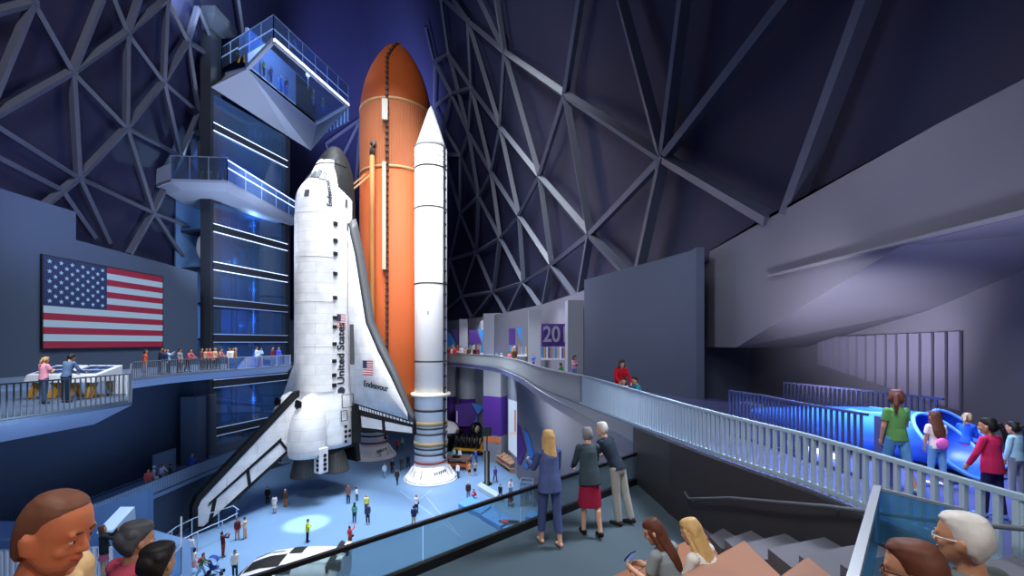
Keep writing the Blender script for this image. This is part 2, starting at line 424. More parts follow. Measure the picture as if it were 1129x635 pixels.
base = [V((3.53, 2.95, EYE - 1.62))] + base[1:] ; 
m_bal = mat('pale_blue_baluster', (190, 214, 232), .4)
railing('ramp_railing', 'pale blue railing of flat bars along the ramp beside the stairs', base, hs, .108, .038, (mat('pale_blue_baluster', (176, 204, 226), .4), m_bal, None), maxn=104)
t = thing('ramp_parapet', 'solid grey parapet of the ramp curving away behind the boosters', 'parapet', (RP[i_s].x, RP[i_s].y, EYE + RB[i_s]))
mb = MB()
for i in range(i_s, n - 1):
    a, b = RP[i], RP[i + 1]; o = out[i] * .08
    mb.sheet([V((a.x, a.y, EYE + RB[i])), V((b.x, b.y, EYE + RB[i + 1])), V((b.x, b.y, EYE + RT[i + 1])), V((a.x, a.y, EYE + RT[i]))], o)
mb.build('parapet_panel', mat('grey_parapet', (150, 158, 164), .45), t)
mb = MB()
for i in range(i_s, n - 1):
    a, b = RP[i], RP[i + 1]
    mb.bar(V((a.x, a.y, EYE + RT[i])), V((b.x, b.y, EYE + RT[i + 1])), .12, .05)
mb.build('handrail', m_steel, t)

# ---- landing, dark wall under the ramp, glass guard
ZD = EYE - 3.05
g0, g1 = G(705.5, 531.5, ZD), G(580, 583, ZD)
gd = (g1 - g0).normalized(); g2 = g0 + gd * 12.5
mb = MB(); mb.prism([(g0.x, g0.y), (g2.x, g2.y), (g2.x + 2, -1.5), (3.44, -1.5), (3.44, 3.2), (2.98, 6.2), (2.78, 7.6)], ZD - .35, ZD); struct(mb.build('landing_floor', m_land))
mb = MB()
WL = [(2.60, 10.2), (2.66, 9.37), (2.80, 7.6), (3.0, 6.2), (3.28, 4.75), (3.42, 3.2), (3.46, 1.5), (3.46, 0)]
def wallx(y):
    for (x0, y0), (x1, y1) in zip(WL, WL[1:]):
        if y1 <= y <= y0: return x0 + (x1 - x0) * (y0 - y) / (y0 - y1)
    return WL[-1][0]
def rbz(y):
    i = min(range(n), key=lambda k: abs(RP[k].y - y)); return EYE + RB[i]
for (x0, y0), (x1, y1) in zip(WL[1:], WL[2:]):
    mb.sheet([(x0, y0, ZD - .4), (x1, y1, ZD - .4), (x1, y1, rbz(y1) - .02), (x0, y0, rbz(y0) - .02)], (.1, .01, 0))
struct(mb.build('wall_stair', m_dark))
t = thing('glass_guard', 'clear glass guard with a black handrail at the landing edge', 'railing', g0)
gh = V((0, 0, .64))
MB().bar(g0 + gh, g2 + gh, .055, .05).build('handrail', m_black, t)
MB().bar(g0 + V((0, 0, .05)), g2 + V((0, 0, .05)), .09, .14).build('base_channel', m_black, t)
mb = MB()
L = (g2 - g0).length; k = int(L / 1.6)
for i in range(k):
    a, b = g0 + gd * (L * i / k + .01), g0 + gd * (L * (i + 1) / k - .01)
    mb.sheet([a + V((0, 0, .1)), b + V((0, 0, .1)), b + gh, a + gh], V((gd.y, -gd.x, 0)) * .015)
mb.build('glass_panel', glass('landing_glass', (205, 220, 222), .86, .06), t)

# ---- terraced wooden seats and the steps beside the dark wall
u = V((-.811, -.585, 0)).normalized(); corners = [(2.66, 5.89), (2.40, 4.40), (2.33, 3.36), (2.25, 2.3), (2.15, 1.2)]
tops = [-2.62, -2.04, -1.68, -1.62, -1.2]
for k, ((x, y), z) in enumerate(zip(corners, tops)):
    nx = corners[k + 1] if k + 1 < 5 else (2.05, .1)
    a = V((x, y, 0)); b = a + u * 6.2; c = V((nx[0], nx[1], 0)); d = c + u * 6.2
    e = (c - a) * -.004
    zb = -3.05
    mb = MB(); mb.prism([(b.x, b.y), (a.x, a.y), (c.x + e.x, c.y + e.y), (d.x + e.x, d.y + e.y)], EYE + zb, EYE + z)
    o = mb.build('seat_terrace', m_wood, origin=(a.x, a.y, EYE + zb)); bevel(o, .015)
    tag(o, ['lowest brown wooden seat terrace where the two women sit', 'second brown wooden seat terrace above the women', 'third brown wooden seat terrace beside the grey steps',
            'fourth brown wooden seat terrace behind the seated men', 'topmost brown wooden seat terrace'][k], 'seating', 'wooden seat terraces')
mb = MB()
sx = [(3.1, 6.9), (2.4, 5.5)]
N = 11
for k in range(N):
    y1 = 6.6 - .53 * k; y0 = y1 - .6; z = -3.05 + .2 * (k + 1)
    x0 = 2.74 - .05 * k
    xr = wallx(y1) - .02; xr0 = wallx(y0) - .02
    mb.prism([(x0, y0), (min(xr0, wallx(y1) + .1), y0), (xr, y1), (x0, y1 - .25)], EYE - 3.045, EYE + z)
tag(mb.build('stairs', m_step), 'grey concrete steps between the seat terraces and the dark wall', 'stairs')
# handrail on the dark wall
t = thing('wall_handrail', 'thin grey handrail fixed on the dark wall above the steps', 'handrail', (3.0, 7.2, EYE - 2.5))
hp = [V((2.84, 7.0, EYE - 2.46)), V((2.80, 6.75, EYE - 2.48)), V((2.94, 5.75, EYE - 2.10)), V((3.22, 4.3, EYE - 1.66)), V((3.32, 3.4, EYE - 1.42)), V((3.38, 2.5, EYE - 1.13))]
MB().mat(0, True).tube(hp, .018).build('rail', m_railgrey, t)
for p in (hp[1], hp[2], hp[3]): MB().bar(p, p + V((.09, .02, -.04)), .02).build('bracket', m_railgrey, t)
# near glass balustrade of the stair head
t = thing('glass_balustrade', 'teal glass balustrade with steel edges in front of the two seated heads', 'railing', (3.0, 3.55, EYE - 2.3))
c0, c1, c2 = V((3.05, 3.56, EYE - 1.22)), V((1.62, 2.05, EYE - 1.22)), V((3.3, 3.12, EYE - 1.225))
zb = V((0, 0, -.45))
m_tg = glass('teal_glass', (150, 205, 230), .74, .08)
MB().bar(c0, c1, .05, .05).build('top_rail', m_steel, t)
MB().bar(c0, c2, .02, .02).build('top_rail', m_steel, t)
MB().bar(c0, c0 + zb, .02, .02).build('post', m_steel, t)
MB().sheet([c0, c1, c1 + zb, c0 + zb], (.008, -.008, 0)).build('glass_panel', m_tg, t)
MB().sheet([c0, c2, c2 + zb, c0 + zb], (-.01, 0, 0)).build('glass_panel', m_tg, t)

# ---- walls of the right-hand side
def wallsheet(name, pts, z0, z1, m, th=.4):
    mb = MB()
    for (x0, y0), (x1, y1) in zip(pts, pts[1:]):
        d = V((x1 - x0, y1 - y0, 0)).normalized(); o = V((-d.y, d.x, 0)) * th
        if o.x < 0 and abs(o.x) > abs(o.y): o = -o
        elif abs(o.y) >= abs(o.x) and o.y < 0: o = -o
        za = z0 if not isinstance(z0, tuple) else z0[0]; zb = z0 if not isinstance(z0, tuple) else z0[1]
        mb.sheet([(x0, y0, za), (x1, y1, zb), (x1, y1, z1), (x0, y0, z1)], o)
    return struct(mb.build(name, m))
ZT = EYE + 3.75
wallsheet('wall_back', [(-36, 66), (-30, 80), (-20, 80), (-10.4, 69.5), (-3.2, 57.5), (2.8, 39), (4.7, 29.2), (5.4, 24)], EYE - 3.2, EYE + 3.45, m_wall_r, .5)
wallsheet('wall_back_lower', [(-31, 56), (-33, 70), (-24, 76), (-14, 72), (-6, 64), (-1, 58), (.6, 49)], 0, EYE - 3.0, mat('cool_grey_wall', (128, 136, 152), .6), .4)
wallsheet('wall_lower', [(.57, 49), (3.4, 36.8), (5.6, 23), (6.4, 9)], 0, EYE - 2.7, m_wall_r, .4)
wallsheet('wall_panel', [(4.1, 24.2), (7.0, 16.2)], EYE - 2.6, EYE + 3.52, m_wall_p, .06)
wallsheet('wall_recess', [(7.0, 16.2), (7.15, 18.6), (10.4, 18.6)], EYE - 2.6, EYE + 3.6, m_wall_p, .3)
mb = MB()   # upper wall on the right with the rising underside
XR = 8.0
face = [(18.6, -.2), (15.2, -.2), (8.8, 1.97), (1.0, 1.97), (1.0, 4.15), (8.0, 4.1), (13.5, 3.95), (18.6, 3.6)]
mb.poly([(XR, y, EYE + z) for y, z in face])
mb.quad((XR, 18.6, EYE - .2), (XR, 15.2, EYE - .2), (10.4, 15.2, EYE - .2), (10.4, 18.6, EYE - .2))
mb.quad((XR, 15.2, EYE - .2), (XR, 8.8, EYE + 1.97), (10.4, 10.6, EYE + .8), (10.4, 15.2, EYE - .2))
mb.add([(XR, 8.8, EYE + 1.97), (10.4, 7.2, EYE + 1.97), (10.4, 10.6, EYE + .8)], [(0, 1, 2)])
mb.quad((XR, 8.8, EYE + 1.97), (XR, 1, EYE + 1.97), (10.4, 1, EYE + 1.97), (10.4, 7.2, EYE + 1.97))
mb.poly([(XR, y, EYE + z) for y, z in ((1.0, 4.15), (8.0, 4.1), (13.5, 3.95), (18.6, 3.6))] + [(9.2, 18.6, EYE + 3.6), (9.2, 1, EYE + 4.15)])
struct(mb.build('wall_right_upper', m_wall_r))
mb = MB(); mb.sheet([(XR - .16, 1, EYE + 1.97), (XR - .16, 13.1, EYE + 2.0), (XR + .05, 13.1, EYE + 2.0), (XR + .05, 1, EYE + 1.97)], (0, 0, .05)); struct(mb.build('trim_1', m_conc))
wallsheet('wall_right', [(10.4, 18.6), (10.4, 1)], EYE - 2.6, EYE + 2.2, m_wall_r, .3)
for k in range(15):
    y = 14.3 - k * .31
    zt = .12 + .02 * k; zb = -.85 - .055 * k
    MB().box((10.33, y, EYE + (zt + zb) / 2), (.12, .13, zt - zb)).build('wall_fin', mat('pale_fin', (160, 160, 175), .6)) if False else None
t = thing('striped_light_patch', 'striped light patch built as pale slats on the far wall above the blue pods', 'panel', (10.36, 12, EYE - 1))  # raised slats stand in for a striped patch of light on the wall
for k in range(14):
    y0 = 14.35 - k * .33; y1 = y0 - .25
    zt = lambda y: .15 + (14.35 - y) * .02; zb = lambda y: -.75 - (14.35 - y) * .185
    MB().sheet([(10.29, y0, EYE + zt(y0)), (10.29, y1, EYE + zt(y1)), (10.29, y1, EYE + zb(y1)), (10.29, y0, EYE + zb(y0))], (.06, 0, 0)).build('lit_stripe', mat('lit_stripe_tone', (128, 126, 146), .6), t)
wallsheet('baseboard_right', [(10.3, 16), (10.3, 3)], EYE - 2.6, EYE - 1.85, mat('blue_grey_plinth', (110, 116, 140), .6), .1)

# dark railings round the pod pit
m_dr = mat('dark_blue_rail', (70, 76, 110), .4)
railing('pit_railing', 'dark barred railing in front of the blue pods', [V((4.9, 9.6, EYE - 2.1)), V((5.12, 8.7, EYE - 2.1)), V((5.2, 7.4, EYE - 2.1)), V((5.38, 6.45, EYE - 2.1))], 1.0, .1, .03, (m_dr, m_dr, None))
railing('pit_railing', 'dark barred railing behind the blue pods along the far wall', [V((7.4, 11.6, EYE - 2.1)), V((8.0, 9.6, EYE - 2.1)), V((8.3, 8.2, EYE - 2.1))], 1.0, .11, .03, (m_dr, m_dr, None))
mb = MB(); mb.box((5.5, 6.3, EYE - 1.6), (.18, .14, 1.0)); tag(mb.build('railing_post', mat('blue_grey_post', (84, 90, 150), .5), origin=(5.5, 6.3, EYE - 2.1)), 'blue grey post at the end of the railing behind the girl in green', 'post')

# ---- columns behind the ramp
m_col = mat('pale_column', (150, 154, 164), .5)
def column(px, Y, wpx, y_top, name='column', rz=0, m=m_col, z0=None, depth=None):
    X = XY(px, Y); w = wpx / F * Y
    zt = EYE + (HZ - y_top) / F * Y
    z0 = rfloor(Y) if z0 is None else z0
    mb = MB(); mb.box((X, Y, (zt + z0) / 2), (w, depth or w, zt - z0), rz)
    return struct(mb.build(name, m))
column(511.5, 61, 9, 352); column(589, 37.5, 13, 342, depth=1.2); column(633, 28.2, 17, 332, depth=1.4)
column(548, 56, 22, 346, rz=R(-28), z0=0, m=mat('grey_column', (132, 136, 146), .5), depth=2.6)
# purple sleeve and hazard stripes on the big column
X = XY(548, 56); w = 22 / F * 56
mb = MB(); mb.box((X, 56, 6.0), (w + .06, 2.66, 5.0), R(-28)); struct(mb.build('column_panel', mat('purple_graphic', (74, 40, 130), .5)))
M = Matrix.Rotation(R(-28), 3, 'Z')
mb = MB()
for k in range(6):
    a = V((-w / 2 + .2 + k * w / 6.5, -1.36, 2.6))
    for dy in (0,):
        p = [a, a + V((.25, 0, 0)), a + V((.5, 0, .75)), a + V((.22, 0, .75))]
        mb.sheet([M @ q + V((X, 56, 0)) for q in p], M @ V((0, -.02, 0)))
struct(mb.build('column_panel', mat('orange_hazard', (226, 120, 50), .5)))
for px, Y, wp, pu in ((497, 66, 12, 1), (516, 64, 20, 1)):
    X = XY(px, Y); w = wp / F * Y; zt = EYE - 3.0
    mb = MB(); mb.mat(0, True).lathe((X, Y, 0), [(w / 2, 0), (w / 2, zt)], 28); struct(mb.build('column', m_col))
    if pu:
        mb = MB(); mb.mat(0, True).lathe((X, Y, 1.9), [(w / 2 + .04, 0), (w / 2 + .04, 5.2)], 28); struct(mb.build('column_panel', mat('purple_graphic', (74, 40, 130), .5)))
# ================================================================ the shuttle stack
def tile_mat(name, col, scale=1.0, line=.72, blotch=.10, rough=.6):
    m = bpy.data.materials.new(name); m.use_nodes = True; nt = m.node_tree; b = nt.nodes['Principled BSDF']
    b.inputs['Roughness'].default_value = rough; b.inputs['Specular IOR Level'].default_value = .25
    tc = nt.nodes.new('ShaderNodeTexCoord'); sep = nt.nodes.new('ShaderNodeSeparateXYZ'); nt.links.new(tc.outputs['Object'], sep.inputs[0])
    # horizontal and vertical tile courses around the body, from the object's own coordinates
    add = nt.nodes.new('ShaderNodeMath'); add.operation = 'SUBTRACT'; nt.links.new(sep.outputs['X'], add.inputs[0]); nt.links.new(sep.outputs['Y'], add.inputs[1])
    cmb = nt.nodes.new('ShaderNodeCombineXYZ'); nt.links.new(add.outputs[0], cmb.inputs['X']); nt.links.new(sep.outputs['Z'], cmb.inputs['Y'])
    br = nt.nodes.new('ShaderNodeTexBrick'); br.inputs['Scale'].default_value = scale; br.inputs['Mortar Size'].default_value = .012
    br.inputs['Brick Width'].default_value = 1.6; br.inputs['Row Height'].default_value = .8; br.inputs['Bias'].default_value = -.2
    c = rgb(col)
    br.inputs['Color1'].default_value = c; br.inputs['Color2'].default_value = tuple(x * (1 - blotch) for x in c[:3]) + (1,)
    br.inputs['Mortar'].default_value = tuple(x * line for x in c[:3]) + (1,)
    nt.links.new(cmb.outputs[0], br.inputs['Vector'])
    n = nt.nodes.new('ShaderNodeTexNoise'); n.inputs['Scale'].default_value = .9; n.inputs['Detail'].default_value = 6; nt.links.new(tc.outputs['Object'], n.inputs['Vector'])
    rmp = nt.nodes.new('ShaderNodeMapRange'); rmp.inputs[1].default_value = .35; rmp.inputs[2].default_value = .7; rmp.inputs[3].default_value = .82; rmp.inputs[4].default_value = 1.0
    nt.links.new(n.outputs['Fac'], rmp.inputs[0])
    mx = nt.nodes.new('ShaderNodeMix'); mx.data_type = 'RGBA'; mx.blend_type = 'MULTIPLY'; mx.inputs[0].default_value = 1.0
    nt.links.new(br.outputs['Color'], mx.inputs[6]); nt.links.new(rmp.outputs[0], mx.inputs[7]); nt.links.new(mx.outputs[2], b.inputs['Base Color'])
    return m
m_tile = tile_mat('white_thermal_tile', (236, 236, 238), 1.0)
m_tile2 = tile_mat('white_quilt_blanket', (238, 237, 236), .8, .66, .12)
m_blk = mat('black_thermal_tile', (27, 27, 29), .65, noise=.2, nscale=1.5, spec=.2)
m_blk2 = mat('deep_black_trim', (14, 14, 15), .6)
m_let = mat('black_lettering', (26, 26, 30), .6)
m_grey = mat('dark_grey_panel', (84, 85, 90), .6)
m_rcc = mat('grey_leading_edge', (74, 76, 80), .55)

AX = V((-19.6, 44.0, 0))                      # orbiter axis
aa = R(32)
S_, D_ = V((cos(aa), -sin(aa), 0)), V((-sin(aa), -cos(aa), 0))    # starboard, dorsal
UP = V((0, 0, 1))
def O(s, d, z): return AX + S_ * s + D_ * d + UP * z
orb = thing('space_shuttle', 'white winged space shuttle standing nose up against the orange tank', 'spacecraft', O(0, 0, 2.3))
# fuselage sections: z, half width, dorsal, belly
sec = [(36.25, .05, -1.50, -1.62), (36.0, .55, -.95, -2.1), (35.5, .92, -.50, -2.45), (34.8, 1.28, -.05, -2.75), (34.0, 1.58, .34, -2.95), (33.2, 1.82, .70, -3.08), (32.6, 1.98, 1.0, -3.12),
       (32.0, 2.1, 1.4, -3.15), (31.4, 2.22, 1.85, -3.18), (30.8, 2.32, 2.2, -3.2), (30.2, 2.4, 2.4, -3.2), (29.4, 2.44, 2.5, -3.2), (28, 2.46, 2.52, -3.2), (24, 2.48, 2.52, -3.15), (18, 2.48, 2.52, -3.0),
       (12, 2.48, 2.52, -2.8), (10.4, 2.55, 2.5, -2.75), (9.0, 2.8, 2.45, -2.65), (7.0, 2.95, 2.4, -2.55), (5.0, 3.0, 2.35, -2.5)]
N = 120
def ring(z, w, t, b):
    pts = []
    for k in range(N):
        a = 2 * pi * k / N
        c, s = cos(a), sin(a)                 # c -> starboard, s -> dorsal
        mid = b + (t - b) * .52
        p = 2.7 if s < 0 else 2.15
        r = (abs(c) ** p + abs(s) ** p) ** (-1 / p)
        pts.append(O(w * c * r, mid + (t - mid if s > 0 else mid - b) * s * r, z))
    return pts
mb = MB(); mb.smooth = True
# subdivide the sections along the length
secd = []
for a, b in zip(sec, sec[1:]):
    kk = max(1, int((a[0] - b[0]) / (.12 if a[0] > 29 else .5)))
    for q in range(kk): secd.append(tuple(a[i] + (b[i] - a[i]) * q / kk for i in range(4)))
secd.append(sec[-1])
mb.loft([ring(*q) for q in secd])
off = orb.location
for i, f in enumerate(mb.f):
    c = sum((mb.v[k] for k in f), V()) / len(f); q = c - AX; d, s, z = q.dot(D_), q.dot(S_), c.z
    w = .0
    lim = -2.0 if z < 30.2 else (-.25 if z > 31.1 else -2.0 + (z - 30.2) / .9 * 1.75)
    if z > 33.4: lim = -.25 + (33.4 - z) * .25
    black = d < lim or z > 34.75 or (z > 34.2 and d < .2)
    mb.m[i] = 1 if black else 0
body = mb.build('fuselage', [m_tile, m_blk], orb)
# surface point of the fuselage for a direction (angle from starboard towards dorsal)
def surf(z, ang, out=0.0):
    for a, b in zip(sec, sec[1:]):
        if b[0] <= z <= a[0]:
            q = (a[0] - z) / (a[0] - b[0]); w, t, bb = (a[i] + (b[i] - a[i]) * q for i in (1, 2, 3)); break
    c, s = cos(ang), sin(ang); p = 2.7 if s < 0 else 2.15
    r = (abs(c) ** p + abs(s) ** p) ** (-1 / p); mid = bb + (t - bb) * .52
    return (w + out) * c * r, mid + ((t - mid if s > 0 else mid - bb) + out) * s * r
def patch(name, zs, angs, m, out=.03, parent=orb, nz=6, na=6):
    mb = MB(); mb.smooth = True
    rows = []
    for i in range(nz + 1):
        z = zs[0] + (zs[1] - zs[0]) * i / nz
        rows.append([O(*surf(z, R(angs[0] + (angs[1] - angs[0]) * j / na), out), z) for j in range(na + 1)])
    mb.loft(rows, closed=False)
    return mb.build(name, m, parent)
# payload bay doors with seams
for a0, a1 in ((12, 89), (91, 168)):
    d = patch('payload_door', (28.2, 10.7), (a0, a1), m_tile2, .035, nz=24, na=14)
mb = MB()
for z in (28.25, 23.9, 19.5, 15.1, 10.65):
    pts = [O(*surf(z, R(a), .05), z) for a in range(10, 172, 6)]
    mb.tube(pts, .022, 4)
mb.build('door_seam', mat('door_seam_grey', (190, 190, 194), .6), orb)
for z in (27.3, 25.6, 24.3, 22.3, 19.9, 17.9, 17.0, 15.3, 13.6, 12.2, 11.2):
    s, d = surf(z, R(9), .05)
    MB().box(O(s, d, z), (.16, .42, .36), atan2(S_.y, S_.x)).build('vent_hatch', m_blk2, orb)
# cockpit windows
def wpatch(name, corners, m, out=.05):
    mb = MB(); mb.poly([O(*surf(z, R(a), out), z) for z, a in corners]); return mb.build(name, m, orb)
m_wf = mat('window_frame_grey', (70, 70, 74), .5); m_wg = mat('window_glass_grey', (120, 124, 130), .2)
for sgn in (0, 1):
    f = (lambda a: a) if sgn == 0 else (lambda a: 180 - a)
    for k, (a0, a1, z0, z1) in enumerate(((72, 88, 31.9, 32.8), (54, 71, 31.75, 32.9), (39, 53, 31.5, 32.6))):
        fr = wpatch('cockpit_window', [(z0, f(a0)), (z0 + .06, f(a1)), (z1, f(a1 - 2)), (z1 - .15, f(a0 + 2))], m_wf, .05)
        mb = MB(); mb.poly([O(*surf(z, R(a), .075), z) for z, a in [(z0 + .14, f(a0 + 2)), (z0 + .18, f(a1 - 2)), (z1 - .15, f(a1 - 4)), (z1 - .26, f(a0 + 4))]]); mb.build('pane', m_wg, fr)
    wpatch('roof_window', [(29.7, f(62)), (29.7, f(74)), (30.4, f(74)), (30.4, f(62))], m_wf)
# hatches, dark panels and nose thrusters on the starboard side
for z, a, w, h in ((29.3, -16, .55, .8), (26.9, -20, .5, .8), (25.2, -22, .4, .6)):
    wpatch('side_hatch', [(z, a - 5 * w), (z, a + 5 * w), (z + h, a + 5 * w), (z + h, a - 5 * w)], m_grey)
for z, a in ((34.6, 20), (34.2, 27), (34.7, 62), (34.3, 70), (33.9, 12)):
    wpatch('thruster_port', [(z, a), (z, a + 9), (z + .3, a + 7), (z + .3, a + 2)], m_blk2, .03)
mb = MB(); mb.tube([O(*surf(33.75, R(a), .02), 33.75) for a in range(-14, 200, 8)], .05, 4); mb.build('nose_seam', m_blk2, orb)
# lettering and flag on the starboard side, laid on the curved skin
def side_s(z, d):
    for a, b in zip(sec, sec[1:]):
        if b[0] <= z <= a[0]:
            q = (a[0] - z) / (a[0] - b[0]); w, t, bb = (a[i] + (b[i] - a[i]) * q for i in (1, 2, 3)); break
    mid = bb + (t - bb) * .52; p = 2.7 if d < mid else 2.15
    return w * max(0, 1 - abs((d - mid) / ((t - mid) if d > mid else (mid - bb))) ** p) ** (1 / p)
def skin(p, zz=0, out=.05):
    q = p - AX; d = q.dot(D_)
    return O(side_s(p.z, d) + out + zz, d, p.z)
tu = text('United', 1.16, O(2.5, -.42, 11.2), UP, D_, m_let, orb, bold=True, ext=.01, wrap=skin)
zu = max(v.co.z for v in tu.data.vertices) + orb.location.z
text('States', 1.16, O(2.5, -.42, zu + .34), UP, D_, m_let, orb, bold=True, ext=.01, wrap=skin)
text('Endeavour', .66, O(2.4, .75, 28.9), UP, D_, m_let, orb, bold=True, ext=.01, wrap=skin)
def usflag(name, p, right, up, w, h, parent, n, wrap=None):
    """small flag: stripes run along right"""
    mb = MB(); o = V(n) * .03
    for k in range(13):
        mb.mat(0 if k % 2 == 0 else 1)
        a = V(p) + V(up) * (h * k / 13); b = a + V(up) * (h / 13)
        mb.quad(a + o, a + V(right) * w + o, b + V(right) * w + o, b + o)
    a = V(p) + V(up) * (h * 6 / 13) + o * 1.5
    mb.mat(2).quad(a, a + V(right) * w * .42, a + V(right) * w * .42 + V(up) * (h * 7 / 13), a + V(up) * (h * 7 / 13))
    if wrap: mb.v = [wrap(q) + V(n) * (.02 if i >= 52 else 0) for i, q in enumerate(mb.v)]
    return mb.build(name, [mat('flag_red', (178, 60, 62), .6), mat('flag_white', (222, 216, 216), .6), mat('flag_navy', (48, 50, 84), .6)], parent)
usflag('painted_flag', O(2.5, .08, 16.95), -D_, UP, 1.05, 1.35, orb, S_, skin)
mb = MB(); mb.lathe(O(2.5, -.42, 10.55), [(.42, 0), (.42, .06)], 20, axis=S_); mb.build('round_emblem', mat('dark_emblem', (54, 56, 66), .6), orb)
for z0, z1, d1, d2 in ((8.9, 10.2, -.2, -1.5), (7.6, 8.6, -.1, -.8), (7.4, 8.4, -1.3, -1.8)):
    mb = MB()
    q = [O(3.02, d1, z0), O(3.02, d2, z0), O(2.95, d2, z1), O(2.95, d1, z1)]
    for a, b in zip(q, q[1:] + q[:1]): mb.bar(a, b, .07)
    mb.build('access_panel', m_grey, orb)
mb = MB()
for i in range(3):
    for j in range(4): 
        if not (i == 1 and j in (0, 3)): mb.lathe(O(3.06, -.55 - .45 * i, 5.5 + .5 * j), [(.16, 0), (.16, .05)], 12, axis=S_)
mb.build('umbilical_panel', m_blk2, orb)
# ---- wings (port wing is the mirror image)
def wing(sg):
    fr = [(2.5, 28.4), (2.9, 27.4), (3.78, 24.5), (5.43, 17.6), (7.0, 15.0), (8.53, 12.8), (11.0, 8.5), (11.2, 7.9)]   # leading edge
    te = [(11.2, 8.1), (2.5, 9.3)]
    q = atan2(1, 1)
    def Wp(s, z, d): return O(sg * s, d - .25, z)
    top, bot = [], []
    edge = [(2.5, 27.6), (2.62, 26.8), (3.4, 24.4), (4.95, 17.4), (6.6, 14.6), (8.15, 12.4), (10.45, 8.9), (10.5, 8.2)]
    mb = MB(); mb.mat(0, True)
    m2 = MB(); m2.mat(0, True)
    # main panel between the inner edge and the root, thick at the root, thin at the tip
    rings, lrings = [], []
    for (s1, z1), (s2, z2) in zip(edge, fr):
        th = .55 * (1 - (s1 - 2.5) / 10) + .12
        zt = 9.3 - (s1 - 2.5) * .14
        zt = min(zt, z1 - .05)
        rings.append([Wp(s1, z1, -1.75 + th), Wp(s1, (z1 + zt) / 2, -1.75 + th * 1.1), Wp(s1, zt, -1.75 + th * .6), Wp(s1, zt, -2.1), Wp(s1, z1, -2.1)])
        lrings.append([Wp(s1, z1, -1.74 + th), Wp(s1 * .4 + s2 * .6, z1 * .4 + z2 * .6, -1.78 + th * .6), Wp(s2, z2, -1.95), Wp(s1, z1, -2.15)])
    w = mb.loft(rings).build('wing', [m_tile], orb)
    m2.loft(lrings).build('leading_edge', m_rcc, w)
    # elevons with black frames
    def ele(sa, sb):
        za0, zb0 = 9.2 - (sa - 2.5) * .14, 9.2 - (sb - 2.5) * .14
        za1, zb1 = 6.35 + (sa - 4) * .06, 6.35 + (sb - 4) * .06
        p = [Wp(sa, za0, -1.35 - .03 * sa), Wp(sb, zb0, -1.35 - .03 * sb), Wp(sb, zb1, -1.75), Wp(sa, za1, -1.75)]
        MB().sheet(p, D_ * -.3).build('elevon', m_blk2, w)
        c = sum(p, V()) / 4
        def sh(x0, x1, y0, y1): return [p[0].lerp(p[1], x0).lerp(p[3].lerp(p[2], x0), y0) + D_ * .04, p[0].lerp(p[1], x1).lerp(p[3].lerp(p[2], x1), y0) + D_ * .04,
                                        p[0].lerp(p[1], x1).lerp(p[3].lerp(p[2], x1), y1) + D_ * .04, p[0].lerp(p[1], x0).lerp(p[3].lerp(p[2], x0), y1) + D_ * .04]
        mb = MB(); mb.poly(sh(.06, .95, .40, .84)); mb.build('elevon_panel', m_tile, w)
        mb = MB()
        nn = 9
        for k in range(nn): mb.poly(sh((k + .15) / nn, (k + .85) / nn, .02, .16))
        mb.build('hinge_tile', m_tile, w)
    ele(3.6, 7.0); ele(7.05, 11.1)
    return w
wr = wing(1); wing(-1)
wn = D_
wb = lambda s, z: O(s, -1.33 - .045 * (s - 2.5), z)
usflag('painted_flag', wb(4.6, 12.2), S_, UP, 1.5, 1.45, orb, D_)
text('Endeavour', .82, wb(4.75, 11.35) + D_ * .06, S_ - UP * .10, UP, m_let, orb, bold=True, ext=.02)
MB().sheet([O(2.75, -1.25, 13.2), O(3.3, -1.28, 13.2), O(3.3, -1.28, 17.3), O(2.75, -1.25, 17.3)], D_ * -.1).build('wing_root_panel', m_grey, orb)
MB().sheet([O(3.12, -1.2, 5.2), O(3.4, -2.0, 5.2), O(3.3, -2.0, 9.4), O(3.1, -1.2, 9.0)], S_ * .12).build('wing_root_shield', m_blk, orb)
MB().sheet([O(2.6, -2.0, 5.6), O(-2.6, -2.0, 5.6), O(-2.6, -2.3, 3.0), O(2.6, -2.3, 3.0)], D_ * -.45).build('body_flap', m_blk2, orb)
# ---- tail fin
def fin():
    Pp = lambda d, z: (d, z)
    out = [(2.4, 10.55), (3.0, 10.3), (11.05, 2.9), (11.35, 2.2), (11.35, .42), (10.9, .36), (3.4, 5.3), (2.4, 5.5)]
    def shp(pts, th, off=0): return [O(-th / 2, d, z) for d, z in pts]
    f = MB().sheet(shp(out, .46), S_ * .46).build('tail_fin', m_tile, orb)
    def strip(name, pts, m, th=.56): return MB().sheet(shp(pts, th), S_ * th).build(name, m, f)
    strip('fin_edge', [(2.6, 10.75), (3.1, 10.55), (11.25, 3.1), (11.6, 2.3), (11.6, .3), (10.9, .16), (10.55, .42), (11.2, .62), (11.2, 2.15), (10.95, 2.7), (3.0, 9.95), (2.6, 10.2)], m_blk2)
    def lerp(a, b, t): return (a[0] + (b[0] - a[0]) * t, a[1] + (b[1] - a[1]) * t)
    h0, h1 = (4.4, 6.3), (10.4, 2.1)       # rudder hinge line
    t0, t1 = (3.6, 5.15), (10.85, .26)
    strip('rudder_frame', [(h0[0], h0[1] + .18), (h1[0], h1[1] + .18), (h1[0] + .1, h1[1] - .1), (h0[0], h0[1] - .18)], m_blk2)
    strip('rudder_frame', [(t0[0], t0[1] + .2), (t1[0], t1[1] + .2), (t1[0], t1[1] - .12), (t0[0], t0[1] - .12)], m_blk2)
    for q in (0.02, .5, .93):
        a, b = lerp(h0, h1, q), lerp(t0, t1, q)
        strip('rudder_frame', [(a[0] - .14, a[1]), (a[0] + .14, a[1]), (b[0] + .14, b[1]), (b[0] - .14, b[1])], m_blk2)
fin()
